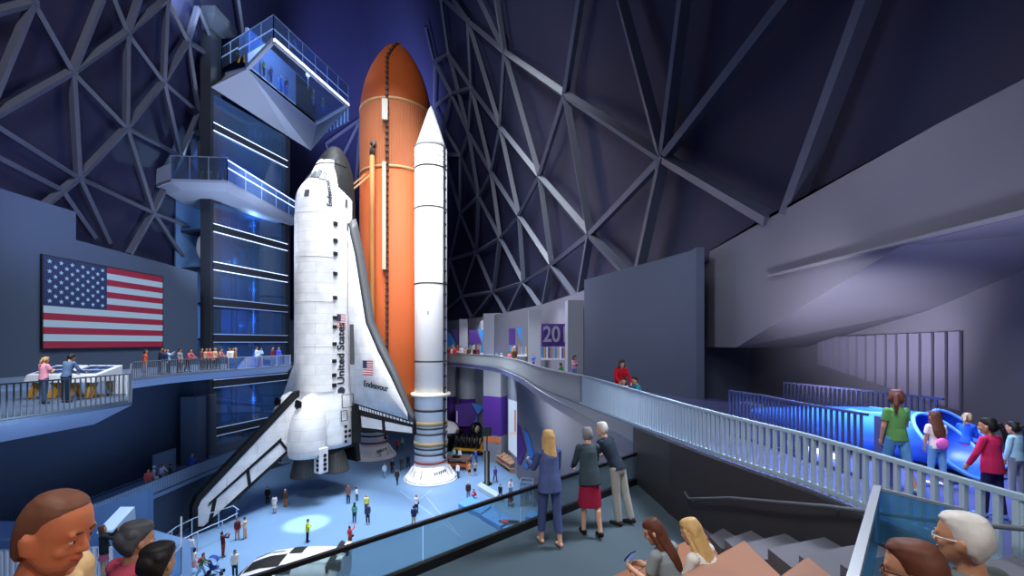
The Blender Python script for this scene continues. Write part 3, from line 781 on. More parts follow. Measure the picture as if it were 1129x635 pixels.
# ---- orbital engine pods with their thruster boxes
for sg in (1, -1):
    mb = MB(); mb.smooth = True
    rr = []
    for z, r, dd in ((10.5, .12, 2.3), (10.2, .65, 2.35), (9.4, 1.15, 2.45), (8.2, 1.5, 2.6), (7.0, 1.68, 2.7), (5.6, 1.72, 2.75), (4.9, 1.68, 2.75), (4.65, 1.6, 2.75)):
        rr.append([O(sg * 1.75 + r * cos(2 * pi * k / 24), dd + r * 1.0 * sin(2 * pi * k / 24), z) for k in range(24)])
    pod = mb.loft(rr).build('engine_pod', m_tile2, orb)
    MB().box(O(sg * 1.75 - .2, 3.1, 9.55), (1.0, .9, .5), atan2(S_.y, S_.x)).build('pod_scorch', m_blk2, pod) if False else None
    mb = MB(); mb.poly([O(sg * 1.75 + x, 2.55 + sqrt(max(.01, 1.15 ** 2 - x * x)) * y + .1, z) for x, y, z in ((-.6, .95, 9.9), (-.1, .95, 10.1), (.5, .9, 9.9), (.55, 1.0, 9.4), (.1, 1.1, 9.2), (-.3, 1.08, 9.45), (-.5, 1.05, 9.3))]); mb.build('dark_patch', m_blk2, pod)
    tb = MB().box(O(sg * 3.1, 2.2, 4.3), (.9, .95, 2.4), atan2(S_.y, S_.x)).build('thruster_box', m_tile, pod); bevel(tb, .08)
    mb = MB()
    for k in range(4): mb.lathe(O(sg * 3.1 + (sg * .45), 2.1, 3.5 + .42 * k), [(.17, 0), (.17, .05)], 12, axis=S_ * sg)
    for k in range(4): mb.lathe(O(sg * 3.1 + .2, 2.68, 3.5 + .42 * k), [(.17, 0), (.17, .05)], 12, axis=D_)
    mb.build('thruster_nozzle', m_blk2, tb)
# ---- main engines
m_noz = mat('ribbed_nozzle_grey', (96, 92, 90), .5, .35, noise=.15, nscale=3)
for s, d, zb in ((0, 1.9, 2.2), (1.45, -.55, 2.35), (-1.45, -.55, 2.35)):
    mb = MB(); mb.smooth = True
    prof = [(.55, 5.1), (.6, 4.6)]
    for k in range(15):
        t = k / 14; z = 4.6 - t * (4.6 - zb); r = .62 + .68 * t ** .62
        prof += [(r + (.035 if k % 2 else 0), z)]
    prof += [(1.2, zb + .02), (.95, zb + 1.2), (.5, 4.4)]
    e = mb.lathe(O(s, d, 0), prof, 28, cap=False).build('main_engine', m_noz, orb)
    mb = MB(); mb.lathe(O(s, d, 0), [(1.14, zb + .3), (.9, zb + 1.4), (.4, 4.3)], 24); mb.build('nozzle_throat', m_blk2, e)
    mb = MB()
    for k in range(24):
        a = 2 * pi * k / 24
        mb.tube([O(s, d, 0) + V((cos(a) * (.64 + .68 * t ** .62), sin(a) * (.64 + .68 * t ** .62), 4.6 - t * (4.6 - zb))) for t in (0, .25, .5, .75, 1)], .03, 4)
    mb.build('cooling_tubes', mat('nozzle_rib', (70, 66, 64), .5), e)
MB().box(O(0, .2, 4.9), (5.2, 4.4, .5), atan2(S_.y, S_.x)).build('heat_shield', m_blk, orb)

# ================================================================ external tank
EC = V((XY(437, 52), 52, 0))
tk = thing('fuel_tank', 'tall orange external fuel tank between the shuttle and the white booster', 'fuel tank', EC + UP * 5.4)
def tank_mat(name, ribs):
    m = mat(name, (206, 104, 44) if not ribs else (206, 122, 74), .7, noise=.16, nscale=.35)
    return m
m_org = mat('orange_foam', (182, 84, 33), .75, noise=.13, nscale=.3)
m_org2 = mat('ribbed_orange_foam', (188, 108, 66), .75, noise=.10, nscale=.6)
m_orgd = mat('dark_orange_groove', (160, 84, 46), .75)
m_tan = mat('tan_trim', (206, 158, 108), .65)
pr = [(.02, 51.7), (.9, 51.3), (1.5, 50.75), (2.28, 49.6), (2.75, 48.7), (3.1, 48.0), (3.64, 46.45), (3.92, 45.3), (4.1, 44.2), (4.2, 43.0)]
pr = [(v.x, v.y) for v in catmull([(a, b, 0) for a, b in pr], 4)]
mb = MB(); mb.mat(0, True).lathe(EC, pr + [(4.2, 42.9)], 64); mb.build('nose_section', m_org, tk)
mb = MB(); nn = 96
R0, R1 = [], []
for k in range(nn * 2):
    a = pi * k / nn; r = 4.235 if k % 2 else 4.19
    R0.append(EC + V((r * cos(a), r * sin(a), 42.9))); R1.append(EC + V((r * cos(a), r * sin(a), 35.3)))
mb.mat(0, False).loft([R1, R0]); mb.build('ribbed_section', m_org2, tk)
for z in (42.95, 35.3): 
    mb = MB(); mb.mat(0, True).lathe(EC, [(4.18, z - .18), (4.28, z - .12), (4.28, z + .12), (4.18, z + .18)], 64); mb.build('joint_ring', m_tan, tk)
mb = MB(); mb.mat(0, True).lathe(EC, [(.05, 5.4), (1.6, 5.75), (3.0, 6.8), (3.8, 8.2), (4.2, 10), (4.2, 35.3)], 64); mb.build('lower_section', m_org, tk)
tc = V((-EC.x, -EC.y, 0)).normalized(); tr = V((-tc.y, tc.x, 0)); tr = tr if tr.x > 0 else -tr
def T(dx, z, out=0.0):       # point on the tank's camera-facing side, dx metres to the side of its middle line
    r = 4.2
    for a, b in zip(pr, pr[1:]):
        if b[1] <= z <= a[1]: r = a[0] + (b[0] - a[0]) * (a[1] - z) / max(1e-6, a[1] - b[1])
    dx = max(-r * .98, min(r * .98, dx)); dxx = dx + out * dx / max(r, .1)
    return EC + tr * dxx + tc * (sqrt(r * r - dx * dx) + out) + UP * z
cb = [T(-1.0 * min(1, (51.5 - z) / 3.2) + .25 * max(0, (z - 48.5) / 3), z, .1) for z in [51.5 - .7 * k for k in range(62)]]
mb = MB()
for p, q in zip(cb, cb[1:]): mb.bar(p, q, .24, .2, up=tc)
mb.build('cable_tray', mat('dark_cable_tray', (92, 62, 48), .6), tk)
mb = MB()
for p in cb[1::1]: mb.box(p + tc * .08, (.34, .3, .12))
mb.build('cable_clamp', mat('dark_clamp', (60, 48, 44), .6), tk)
MB().bar(T(-1.15, 42.5, .35), T(-1.15, 40.2, .35), .62, .4, up=tc).build('fairing_box', mat('pale_fairing', (206, 200, 190), .6), tk)
fl = [T(-2.35, z, .45) for z in (36.4, 30, 20, 12, 9)]
mb = MB(); mb.mat(0, True).tube(fl, .27, 14); mb.build('feed_line', mat('tan_feed_line', (186, 122, 66), .6), tk)
mb = MB(); mb.mat(0, True).tube([T(-2.35, 36.3, .45), T(-2.35, 37.0, .45), T(-2.35, 37.6, .4), T(-2.35, 37.9, .15)], .29, 14); mb.build('feed_elbow', mat('dark_feed_elbow', (84, 76, 72), .5), tk)
MB().bar(T(-1.25, 35.6, .25), T(-1.25, 23.6, .25), .4, .3, up=tc).build('press_line', mat('pale_press_line', (214, 196, 170), .6), tk)
MB().bar(T(-2.35, 34.6, .2), O(.8, -2.6, 31.5), .16).build('bipod_strut', m_tan, tk)
MB().bar(T(-3.3, 34.6, .1), O(-.8, -2.6, 31.5), .16).build('bipod_strut', m_tan, tk)
for s in (-1.6, 1.6): MB().bar(EC + S_ * s * 1.4 + D_ * 3.4 + UP * 11, O(s, -2.5, 11.2), .3).build('aft_strut', m_tan, tk)
mb = MB(); mb.tube([EC + V((.0, 0, 51.6)), EC + V((.25, -.1, 52.0)), EC + V((.7, -.1, 51.95))], .1, 8); mb.build('nose_spike', m_grey, tk)
sv = V((XY(475, 48.5), 48.5, 0)); sv2 = EC * 2 - sv + V((.2, 2.4, 0))
sdir = (sv - EC).normalized()
for z in (41.0, 9.0):
    for sg in (1, -1): MB().bar(EC + sdir * sg * 4.1 + UP * (z if z < 40 else 38.5), EC + sdir * sg * 4.16 + UP * (z if z < 40 else 38.5), .4).build('booster_strut', m_tan, tk)

# ================================================================ solid rocket boosters
m_srb = mat('booster_white', (240, 238, 238), .5, noise=.04, nscale=.5)
m_ringb = mat('dark_joint_ring', (52, 50, 50), .5); m_ringt = mat('tan_joint_ring', (150, 132, 100), .6); m_ringr = mat('red_brown_band', (136, 62, 52), .6)
m_line = mat('grey_joint_line', (150, 150, 154), .6)
def zy(py): return EYE - (py - HZ) / F * 48.5
def booster(c, label):
    b = thing('rocket_booster', label, 'rocket booster', c)
    c = V(c); r = 1.82
    cone = [(.04, zy(117)), (.16, zy(119)), (.32, zy(122)), (1.6, zy(160)), (1.82, zy(165))]
    mb = MB(); mb.mat(0, True).lathe(c, cone, 48); mb.build('nose_cone', m_srb, b)
    mb = MB(); mb.mat(0, True).lathe(c, [(r, zy(516)), (r, zy(165))], 48); mb.build('casing', m_srb, b)
    sk = [(r + .02, zy(511)), (r + .12, zy(516)), (2.25, zy(523)), (2.72, .55), (2.86, .30), (2.86, .14), (2.72, 0.02), (2.3, .02)]
    mb = MB(); mb.mat(0, True).lathe(c, sk, 56); skirt = mb.build('aft_skirt', m_srb, b)
    def band(py, h, out, m, name='joint_ring'):
        z = zy(py); mb = MB(); mb.mat(0, True).lathe(c, [(r, z - h / 2 - .02), (r + out, z - h / 2), (r + out, z + h / 2), (r, z + h / 2 + .02)], 48); return mb.build(name, m, b)
    for py in (171, 177, 183): band(py, .05, .015, m_line, 'joint_line')
    band(165, .10, .03, m_line, 'joint_line')
    for py, h in ((188, .14), (232, .12), (314, .12), (398, .14), (451, .2)): band(py, h, .04, m_ringb)
    for py in (465, 487): band(py, .42, .10, m_ringt); band(py + 5, .16, .06, m_ringb)
    for py in (476, 498): band(py, .18, .06, m_ringb)
    band(507, .22, .05, m_ringr)
    z = zy(434); mb = MB(); mb.mat(0, True).lathe(c, [(r, z - .25), (r + .42, z - .2), (r + .42, z + .12), (r, z + .2)], 48); mb.build('attach_ring', mat('ivory_ring', (220, 212, 192), .5), b)
    tcam = V((-c.x, -c.y, 0)).normalized(); side_ = V((-tcam.y, tcam.x, 0)); side_ = side_ if side_.x > 0 else -side_
    def Q(dx, z, out=.06): 
        dx = min(dx, r * .985); return c + side_ * (dx * (1 + out / r)) + tcam * (sqrt(r * r - dx * dx) + out) + UP * z
    mb = MB()
    mb.bar(Q(1.42, zy(502)), Q(1.42, zy(166)), .26, .2, up=tcam + side_); mb.build('cable_tunnel', mat('charcoal_tunnel', (70, 70, 74), .5), b)
    mb = MB()
    for k in range(26): mb.box(Q(1.42, zy(502) + k * 1.3, .14), (.3, .3, .22))
    mb.build('tunnel_clamp', m_blk2, b)
    for py in (262, 348): MB().bar(Q(-.3, zy(py), .02), Q(-.3, zy(py - 4), .02), .14, .04, up=tcam).build('decal_mark', m_line, b)
    for dx in (-.55, .62):
        z = zy(150); rr = 1.3; MB().box(c + side_ * dx + tcam * (sqrt(1.22 ** 2 - dx * dx)) + UP * z, (.16, .1, .2), atan2(side_.y, side_.x)).build('motor_port', m_blk2, b)
    # skirt posts and little black markings
    for k in range(12):
        a = 2 * pi * k / 12 + .2; dv = V((cos(a), sin(a), 0))
        MB().bar(c + dv * 2.0 + UP * 1.45, c + dv * 2.86 + UP * .1, .16, .2, up=dv).build('skirt_rib', m_srb, skirt)
    mb = MB(); mb.mat(0, True).lathe(c, [(2.95, .06), (2.95, .2), (3.0, .2), (3.0, .06)], 56, cap=False); mb.build('base_ring', m_srb, skirt)
    mb = MB()
    for k in range(6):
        dx = .45 + k * .22; zz = 1.15 + .04 * k
        rr = 2.45; mb.box(c + side_ * dx + tcam * sqrt(rr * rr - dx * dx) + UP * zz, (.12, .1, .3), atan2(side_.y, side_.x))
    mb.build('stencil_mark', m_blk2, skirt)
    return b
booster(sv, 'tall white rocket booster standing free in front of the orange tank')
booster(sv2, 'white rocket booster behind the tank, only its flared skirt showing')
# ================================================================ flag screen
fs = thing('flag_screen', 'large glowing wall screen showing the stars and stripes flag', 'screen', (-31.15, 33, EYE - .3))
xa = -31.1; ya, yb, z0, z1 = 28.25, 37.9, EYE - .42, EYE + 5.75
MB().box((xa - .03, (ya + yb) / 2, (z0 + z1) / 2), (.12, yb - ya + .15, z1 - z0 + .15)).build('screen_frame', m_black, fs)
def led(name, c, e=.75): return mat(name, tuple(q * .62 for q in c), .5, emit=c, estr=e * .62)
mb = MB()
for k in range(13):
    mb.mat(0 if k % 2 == 0 else 1)
    a, b = z0 + (z1 - z0) * k / 13, z0 + (z1 - z0) * (k + 1) / 13
    y_s = ya if k < 6 else ya + (yb - ya) * .46
    mb.quad((xa + .04, y_s, a), (xa + .04, yb, a), (xa + .04, yb, b), (xa + .04, y_s, b))
yc = ya + (yb - ya) * .46; zc = z0 + (z1 - z0) * 6 / 13
mb.mat(2).quad((xa + .04, ya, zc), (xa + .04, yc, zc), (xa + .04, yc, z1), (xa + .04, ya, z1))
mb.mat(3)
for r in range(9):
    for c in range(6 if r % 2 == 0 else 5):
        cy = ya + (yc - ya) * ((2 * c + (1 if r % 2 == 0 else 2)) / 12); cz = z1 - (z1 - zc) * (r + 1) / 10
        pts = [(xa + .06, cy + (.17 if q % 2 == 0 else .07) * sin(pi * q / 5), cz + (.17 if q % 2 == 0 else .07) * cos(pi * q / 5)) for q in range(10)]
        mb.poly(pts)
mb.build('screen', [led('screen_red', (150, 32, 66), .55), led('screen_white', (156, 184, 208), .75), led('screen_navy', (26, 46, 98), .6), led('screen_star', (150, 190, 220), .8)], fs)

# ================================================================ gantry tower with its two decks
Pt, Qt = V((-31.45, 44.5, 0)), V((-28.5, 54.7, 0))
u_t = (Qt - Pt).normalized(); n_t = V((u_t.y, -u_t.x, 0))       # face normal towards the shuttle
tw = thing('gantry_tower', 'dark glass gantry tower beside the shuttle with glowing floor bands', 'tower', (-31, 48, 0))
m_tdark = mat('tower_dark_steel', (38, 44, 56), .55)
zt = EYE + 37
MB().prism([(Pt.x, Pt.y), (Pt.x - 1.1, Pt.y), (Pt.x - 1.1, Pt.y + 1.2), (Pt.x + .3, Pt.y + 1.2)], 0, EYE + 33.2).build('column', m_tdark, tw)
MB().prism([(Qt.x, Qt.y), (Qt.x - .4, Qt.y - 1.3), (Qt.x - 1.7, Qt.y - .8), (Qt.x - 1.2, Qt.y + .5)], 0, EYE + 26.0).build('column', m_tdark, tw)
capc = V((Pt.x - .5, Pt.y + .6, EYE + 33.8))
mb = MB(); mb.loft([[capc + V((x * r, y * r, z)) for x, y in ((-1, -1), (1, -1), (1, 1), (-1, 1))] for z, r in ((-1.2, .75), (-.3, 1.7), (.4, 1.8))]); mb.build('column_head', mat('tower_cap', (62, 70, 84), .6), tw)
m_tg = glass('tower_glass', (120, 165, 210), .70, .16, .05)
def tface(t, z, o=0.0): p = Pt.lerp(Qt, t) + n_t * o; return V((p.x, p.y, z))
zband = [EYE - 9.5, EYE - 4.4, EYE + .4, EYE + 4.2, EYE + 8.0, EYE + 12.0, EYE + 15.0]
zb2 = [EYE + 17.2, EYE + 22.6, EYE + 26.4]
m_ledw = mat('led_line', (210, 225, 255), .4, emit=(200, 222, 255), estr=1.6); m_ledd = mat('dim_led_line', (150, 175, 215), .4, emit=(130, 160, 210), estr=.5)
for z0, z1 in list(zip([.4] + zband, zband)) + list(zip(zb2, zb2[1:])):
    MB().sheet([tface(.03, z0 + .3), tface(.93, z0 + .3), tface(.93, z1 - .35), tface(.03, z1 - .35)], n_t * -.03).build('glass_pane', m_tg, tw)
for z in zband[:-1] + [EYE + 22.6]:
    a, b = tface(.02, z), tface(.95, z)
    bnd = MB().bar(a + n_t * .02, b + n_t * .02, .3, .7).build('floor_band', m_tdark, tw)
    br = z > EYE + 5
    for dz in (.42, -.42): MB().bar(a + V((0, 0, dz)) + n_t * .14, b + V((0, 0, dz)) + n_t * .14, .07, .07).build('light_strip', m_ledw if br else m_ledd, bnd)
    MB().prism([tuple(tface(.02, 0)[:2]), tuple(tface(.95, 0)[:2]), tuple(tface(.95, 0, -4.5)[:2]), tuple(tface(.02, 0, -4.5)[:2])], z - .2, z).build('floor_plate', m_tdark, tw)
MB().sheet([tface(-.02, .1, -4.6), tface(1.0, .1, -4.6), tface(1.0, EYE + 27.8, -4.6), tface(-.02, EYE + 27.8, -4.6)], n_t * -.2).build('back_wall', mat('tower_inner_blue', (84, 120, 165), .7, noise=.15, nscale=.3), tw)
for t, o in ((.36, -1.6), (.42, -1.6), (.7, -2.4)):
    MB().bar(tface(t, .2, o), tface(t, EYE + 15, o), .16).build('lift_rail', mat('pale_lift_rail', (130, 170, 210), .4), tw)
for z in (EYE + 8.4, EYE + 9.5, EYE + 10.5): MB().bar(tface(.3, z, -1.5), tface(.6, z, -1.5), .05).build('inner_rail', m_railgrey, tw)
mb = MB()
for k in range(40): mb.bar(tface(.365, 1 + k * .7, -1.55), tface(.415, 1 + k * .7, -1.55), .05)
mb.build('ladder_rungs', m_railgrey, tw)
mb = MB(); mb.smooth = True
fwd = u_t; cc = tface(.36, EYE + 10.2, -2.3)
mb.loft([[cc + u_t * x + n_t * (r * cos(2 * pi * k / 20) * .6) + UP * (r * sin(2 * pi * k / 20)) for k in range(20)] for x, r in ((-3.1, 1.0), (-3.0, 1.35), (-.8, 1.45), (.6, 1.25), (1.6, .9), (2.1, .5), (2.3, .05))])
mod = mb.build('orbiter_reflection', mat('reflection_white', (200, 214, 226), .5), tw)  # solid form behind the glass imitating the orbiter's reflection
for x, zz in ((-1.6, .4), (.5, -.1)): MB().mat(0, True).lathe(cc + u_t * x + n_t * .72 + UP * zz, [(.02, 0), (.36, 0), (.36, .08), (.02, .08)], 16, axis=n_t).build('reflection_window', m_grey, mod)
# base plinth and foot blocks
MB().box((-31.9, 44.2, 5.0), (1.6, 1.3, 10)).build('foot_pier', mat('tower_pier', (70, 82, 100), .7), tw)
MB().sheet([tface(.02, .1, .1), tface(.98, .1, .1), tface(.98, 4.6, .1), tface(.02, 4.6, .1)], n_t * -.1).build('plinth', mat('tower_plinth', (58, 70, 92), .7), tw)

m_deck = mat('deck_underside_grey', (132, 142, 164), .6)
m_dg = glass('deck_glass', (150, 190, 240), .72, .10)
# ---- mid deck
ZM = EYE + 15.7
md = thing('gantry_deck', 'pale grey middle deck of the gantry tower with glass balustrade', 'deck', (-30, 46, ZM - .5))
mp = [(-35.4, 42.4), (-32.8, 41.0), (-27.65, 41.4), (-27.3, 55.0), (-34, 56.5), (-36.8, 48.5)]
mb = MB(); low = [(-34.9, 43.2), (-32.6, 42.0), (-28.4, 42.4), (-28.1, 54.6), (-33.6, 56), (-36.2, 48.5)]
mb.loft([[V((x, y, ZM - .75)) for x, y in low], [V((x, y, ZM - .25)) for x, y in mp], [V((x, y, ZM)) for x, y in mp]]); mb.build('deck_slab', m_deck, md)
def up2(p, z): return V((p[0], p[1], z))
def panels(parent, pts, z, h, n, m, post, led=None, rails=(.35,)):
    for a, b in zip(pts, pts[1:]):
        A, B = up2(a, z), up2(b, z); k = max(1, round((B - A).length / n)); d = (B - A).normalized(); o = V((d.y, -d.x, 0)) * .02
        for i in range(k):
            p, q = A.lerp(B, (i + .02) / k), A.lerp(B, (i + .98) / k); MB().sheet([p, q, q + UP * h, p + UP * h], o).build('glass_panel', m, parent)
        for i in range(k + 1): MB().bar(A.lerp(B, i / k), A.lerp(B, i / k) + UP * h, .07).build('post', post, parent)
        MB().bar(A + UP * h, B + UP * h, .08).build('top_rail', post, parent)
        if led:
            for f in rails: MB().bar(A + UP * (h * f) + o * 3, B + UP * (h * f) + o * 3, .07).build('light_strip', led, parent)
m_post = mat('pale_blue_post', (150, 180, 215), .4)
panels(md, [mp[1], mp[2]], ZM, 2.2, 1.9, glass('clear_deck_glass', (170, 190, 215), .9, .05), mat('grey_post', (110, 124, 146), .4))
panels(md, [mp[2], mp[3]], ZM, 2.0, 3.0, m_dg, m_post, m_ledw, (.98, .6))
MB().sheet([up2(mp[0], ZM - .3), up2(mp[1], ZM - .3), up2(mp[1], ZM + 1.5), up2(mp[0], ZM + 1.5)], (.1, .2, 0)).build('end_panel', mat('pale_panel', (150, 165, 195), .6), md)
m_yel = mat('safety_yellow', (196, 140, 40), .5)
for i in range(4):
    x = -30.8 + i * .8
    t = thing('yellow_stand', ['yellow stand on the middle gantry deck, nearest the pale end panel', 'second yellow stand from the pale end panel on the middle deck', 'third yellow stand from the pale end panel on the middle deck', 'yellow stand on the middle deck at the glass corner'][i], 'stand', (x, 42.2, ZM), group='yellow stands on the middle gantry deck')
    MB().box((x, 42.2, ZM + .55), (.14, .14, 1.1)).build('upright', m_yel, t); MB().box((x, 42.2, ZM + 1.15), (.5, .2, .14)).build('crossbar', m_yel, t); MB().box((x, 42.2, ZM + .04), (.5, .4, .08)).build('base', m_yel, t)
# ---- top deck
ZU = EYE + 29.9
A_, B_, C_, D2, E_ = (-34.2, 48.0), (-23.5, 42.0), (-20.6, 53.6), (-31.0, 66.9), (-36, 64)
h1, h2 = (-28.65, 46.2), (-26.6, 58.0)      # inner line of the glass floor strip
td = thing('gantry_deck', 'cantilevered top deck of the gantry tower with glass floor and people', 'deck', (-29, 52, ZU - .4))
mb = MB()
H2 = V((-26.9, 57.0, EYE + 25.6)); PT, QT = tface(0, EYE + 26.6, .05), tface(1.0, EYE + 26.2, .05)
up_ = lambda q: V((q[0], q[1], ZU))
u3 = [V((A_[0], A_[1], ZU - .4)), V((h1[0], h1[1], ZU - .3)), V((h2[0], h2[1], ZU - .3)), H2, QT, PT, V((-33.5, 47.5, EYE + 27.6))]
cen = sum(u3, V()) / 7
mb.add([u3[0], u3[1], u3[2], u3[3], u3[4], u3[5], u3[6]], [(0, 1, 5), (0, 5, 6), (1, 2, 3), (1, 3, 4), (1, 4, 5)])
mb.add([V((C_[0], C_[1], ZU - .3)), u3[2], H2], [(0, 1, 2), (0, 2, 1)])
mb.add([V((A_[0], A_[1], ZU)), V((h1[0], h1[1], ZU)), V((h2[0], h2[1], ZU)), V((-31, 61, ZU)), V((-36, 58, ZU))], [(0, 1, 2, 3, 4)])
mb.add([u3[0], u3[1], V((h1[0], h1[1], ZU)), V((A_[0], A_[1], ZU))], [(0, 1, 2, 3)])
mb.build('deck_slab', m_deck, td)
def L2(a, b, t): return (a[0] + (b[0] - a[0]) * t, a[1] + (b[1] - a[1]) * t)
MB().prism([L2(h1, B_, .06), L2(h1, B_, .94), L2(h2, (-20.6, 53.6), .94), L2(h2, (-20.6, 53.6), .06)], ZU - .12, ZU - .05).build('glass_floor', glass('glass_floor', (190, 208, 232), .92, .05), td)
for a, b in ((h1, B_), (h2, C_), (B_, C_)):
    MB().bar(up2(a, ZU - .2), up2(b, ZU - .2), .35, .4).build('edge_beam', m_deck, td)
MB().sheet([up2(L2(h1, h2, .0), ZU), up2(L2(h1, h2, .98), ZU), up2(L2(h1, h2, .98), ZU + 4.2), up2(h1, ZU + 4.2)], (-.3, .05, 0)).build('inner_wall', mat('deck_inner_wall', (130, 150, 190), .6), td)
MB().sheet([up2(L2(h1, h2, .65), ZU + .02), up2(L2(h1, h2, .97), ZU + .02), up2(L2(h1, h2, .97), ZU + 4.0), up2(L2(h1, h2, .65), ZU + 4.0)], (.06, -.01, 0)).build('dark_doorway', mat('doorway_navy', (16, 22, 40), .8), td)
MB().bar(up2(B_, ZU - .15) + n_t * .1, up2(C_, ZU - .15) + n_t * .1, .16, .3).build('light_strip', mat('led_edge', (220, 232, 255), .4, emit=(215, 230, 255), estr=2.2), td)
panels(td, [A_, L2(A_, B_, .5)], ZU, 2.3, 1.6, glass('clear_deck_glass', (170, 190, 215), .9, .05), m_post, m_ledd, (.5,))
panels(td, [L2(A_, B_, .5), B_, C_], ZU, 2.3, 2.0, m_dg, m_post, m_ledd, (.4,))
panels(td, [C_, L2(C_, h2, .95)], ZU - 2.2, 2.2, .8, m_dg, m_post)
t = thing('yellow_stand', 'yellow ladder stand on the top gantry deck behind the glass', 'stand', (-28.9, 45.9, ZU))
MB().bar((-29.3, 45.6, ZU), (-28.8, 45.9, ZU + 1.9), .12).build('upright', m_yel, t); MB().bar((-28.6, 45.5, ZU), (-28.8, 45.9, ZU + 1.9), .12).build('upright', m_yel, t); MB().bar((-29.9, 46.2, ZU + 1.3), (-28.7, 45.7, ZU + 1.7), .14).build('handrail', m_yel, t)
lp = MB(); lp.ell((-24.0, 50.2, ZU + 1.6), (.25, .25, .3)); tag(lp.build('deck_lamp', mat('lamp_glow', (255, 255, 255), .4, emit=(235, 242, 255), estr=3), origin=(-24.0, 50.2, ZU + 1.6)), 'small round glowing lamp on the top gantry deck', 'lamp')
MB().bar((-24.0, 50.2, ZU - .05), (-24.0, 50.2, ZU + 1.4), .06).build('lamp_pole', m_steel, bpy.data.objects[lp and 'deck_lamp'])

# ================================================================ exhibit console on the balcony
cs = thing('exhibit_console', 'white slanted exhibit console with blue panels on yellow legs', 'console', (-18.5, 17.6, ZL))
def cpt(px, Y, z): return V((XY(px, Y), Y, z))
a, b = V((-18.9, 16.9, ZL)), V((-15.2, 16.9, ZL))
m_con = mat('console_white', (226, 230, 238), .4); m_cb = led('console_panel_blue', (60, 110, 190), .35)
def console(x0, x1, y0, lab):
    mb = MB(); prof = [(y0, .62), (y0 + .12, .92), (y0 + 1.25, 1.25), (y0 + 1.25, .62)]
    mb.add([(x0, y, ZL + z) for y, z in prof] + [(x1, y, ZL + z) for y, z in prof], [(0, 1, 2, 3), (7, 6, 5, 4), (0, 4, 5, 1), (1, 5, 6, 2), (2, 6, 7, 3), (3, 7, 4, 0)])
    o = mb.build('console_body', m_con, cs); bevel(o, .03)
    n = 5
    mb = MB()
    for k in range(n):
        xa, xb = x0 + .15 + (x1 - x0 - .3) * (k + .05) / n, x0 + .15 + (x1 - x0 - .3) * (k + .95) / n
        mb.mat(k % 2)
        for r in (0, 1):
            ya, yb = y0 + .25 + .45 * r, y0 + .62 + .45 * r
            f = lambda y: .92 + (y - y0 - .12) / 1.13 * .33 + .015
            mb.quad((xa, ya, ZL + f(ya)), (xb, ya, ZL + f(ya)), (xb, yb, ZL + f(yb)), (xa, yb, ZL + f(yb)))
    mb.build('display_panel', [m_cb, led('console_panel_navy', (44, 66, 120), .25)], cs)
    for x in (x0 + .25, x1 - .25):
        MB().bar((x, y0 + .3, ZL + .63), (x, y0 + .05, ZL), .14, .2).build('leg', m_yel, cs)
        MB().bar((x, y0 + .9, ZL + .63), (x, y0 + 1.15, ZL), .14, .2).build('leg', m_yel, cs)
    MB().box(((x0 + x1) / 2, y0 + .6, ZL + .05), (x1 - x0 - .4, .12, .1)).build('foot_rail', m_yel, cs)
console(-18.95, -17.65, 16.5, ''); console(-17.55, -16.2, 16.5, '')
rk = thing('lit_balusters', 'row of back railing balusters, coloured white as if lit, behind the balcony railing corner', 'panel', (-15.8, 17.4, ZL))  # white boards stand in for lit balusters of the back railing
for k in range(8):
    p = V((-15.72 - k * .13, 17.4 + k * .02, ZL)); MB().box(p + V((0, 0, .45)), (.08, .05, .9), R(0)).build('lit_baluster', m_con, rk)
MB().bar(V((-15.72, 17.4, ZL + .05)), V((-15.72 - 7 * .13, 17.54, ZL + .05)), .06).build('foot_rail', m_railgrey, rk)

# info panel on low walkway, kiosk on the entry platform
t = thing('info_board', 'grey blue upright board on the low walkway behind the boy in green', 'board', (-30.0, 36.8, ZW))
MB().box((-30.0, 36.8, ZW + 1.05), (.1, 2.4, 1.9)).build('board', mat('grey_board', (120, 138, 160), .6), t); MB().box((-30.0, 36.8, ZW + .05), (.5, 1.8, .1)).build('foot', m_railgrey, t)
t = thing('ticket_kiosk', 'pale blue ticket kiosk with sloping top beside the person in the pink skirt', 'kiosk', (-13.3, 14.3, ZP))
MB().prism([(-13.5, 14.0), (-13.1, 14.0), (-13.1, 14.7), (-13.5, 14.7)], ZP, ZP + 1.15).build('pedestal', mat('kiosk_blue', (110, 150, 196), .5), t)
mb = MB(); mb.add([(-13.55, 13.9, ZP + 1.15), (-13.05, 13.9, ZP + 1.15), (-13.05, 14.8, ZP + 1.15), (-13.55, 14.8, ZP + 1.15), (-13.55, 13.95, ZP + 1.25), (-13.05, 13.95, ZP + 1.25), (-13.05, 14.75, ZP + 1.7), (-13.55, 14.75, ZP + 1.7)],
    [(0, 3, 2, 1), (4, 5, 6, 7), (0, 1, 5, 4), (1, 2, 6, 5), (2, 3, 7, 6), (3, 0, 4, 7)]); mb.build('screen_housing', mat('kiosk_white', (190, 210, 230), .4), t)

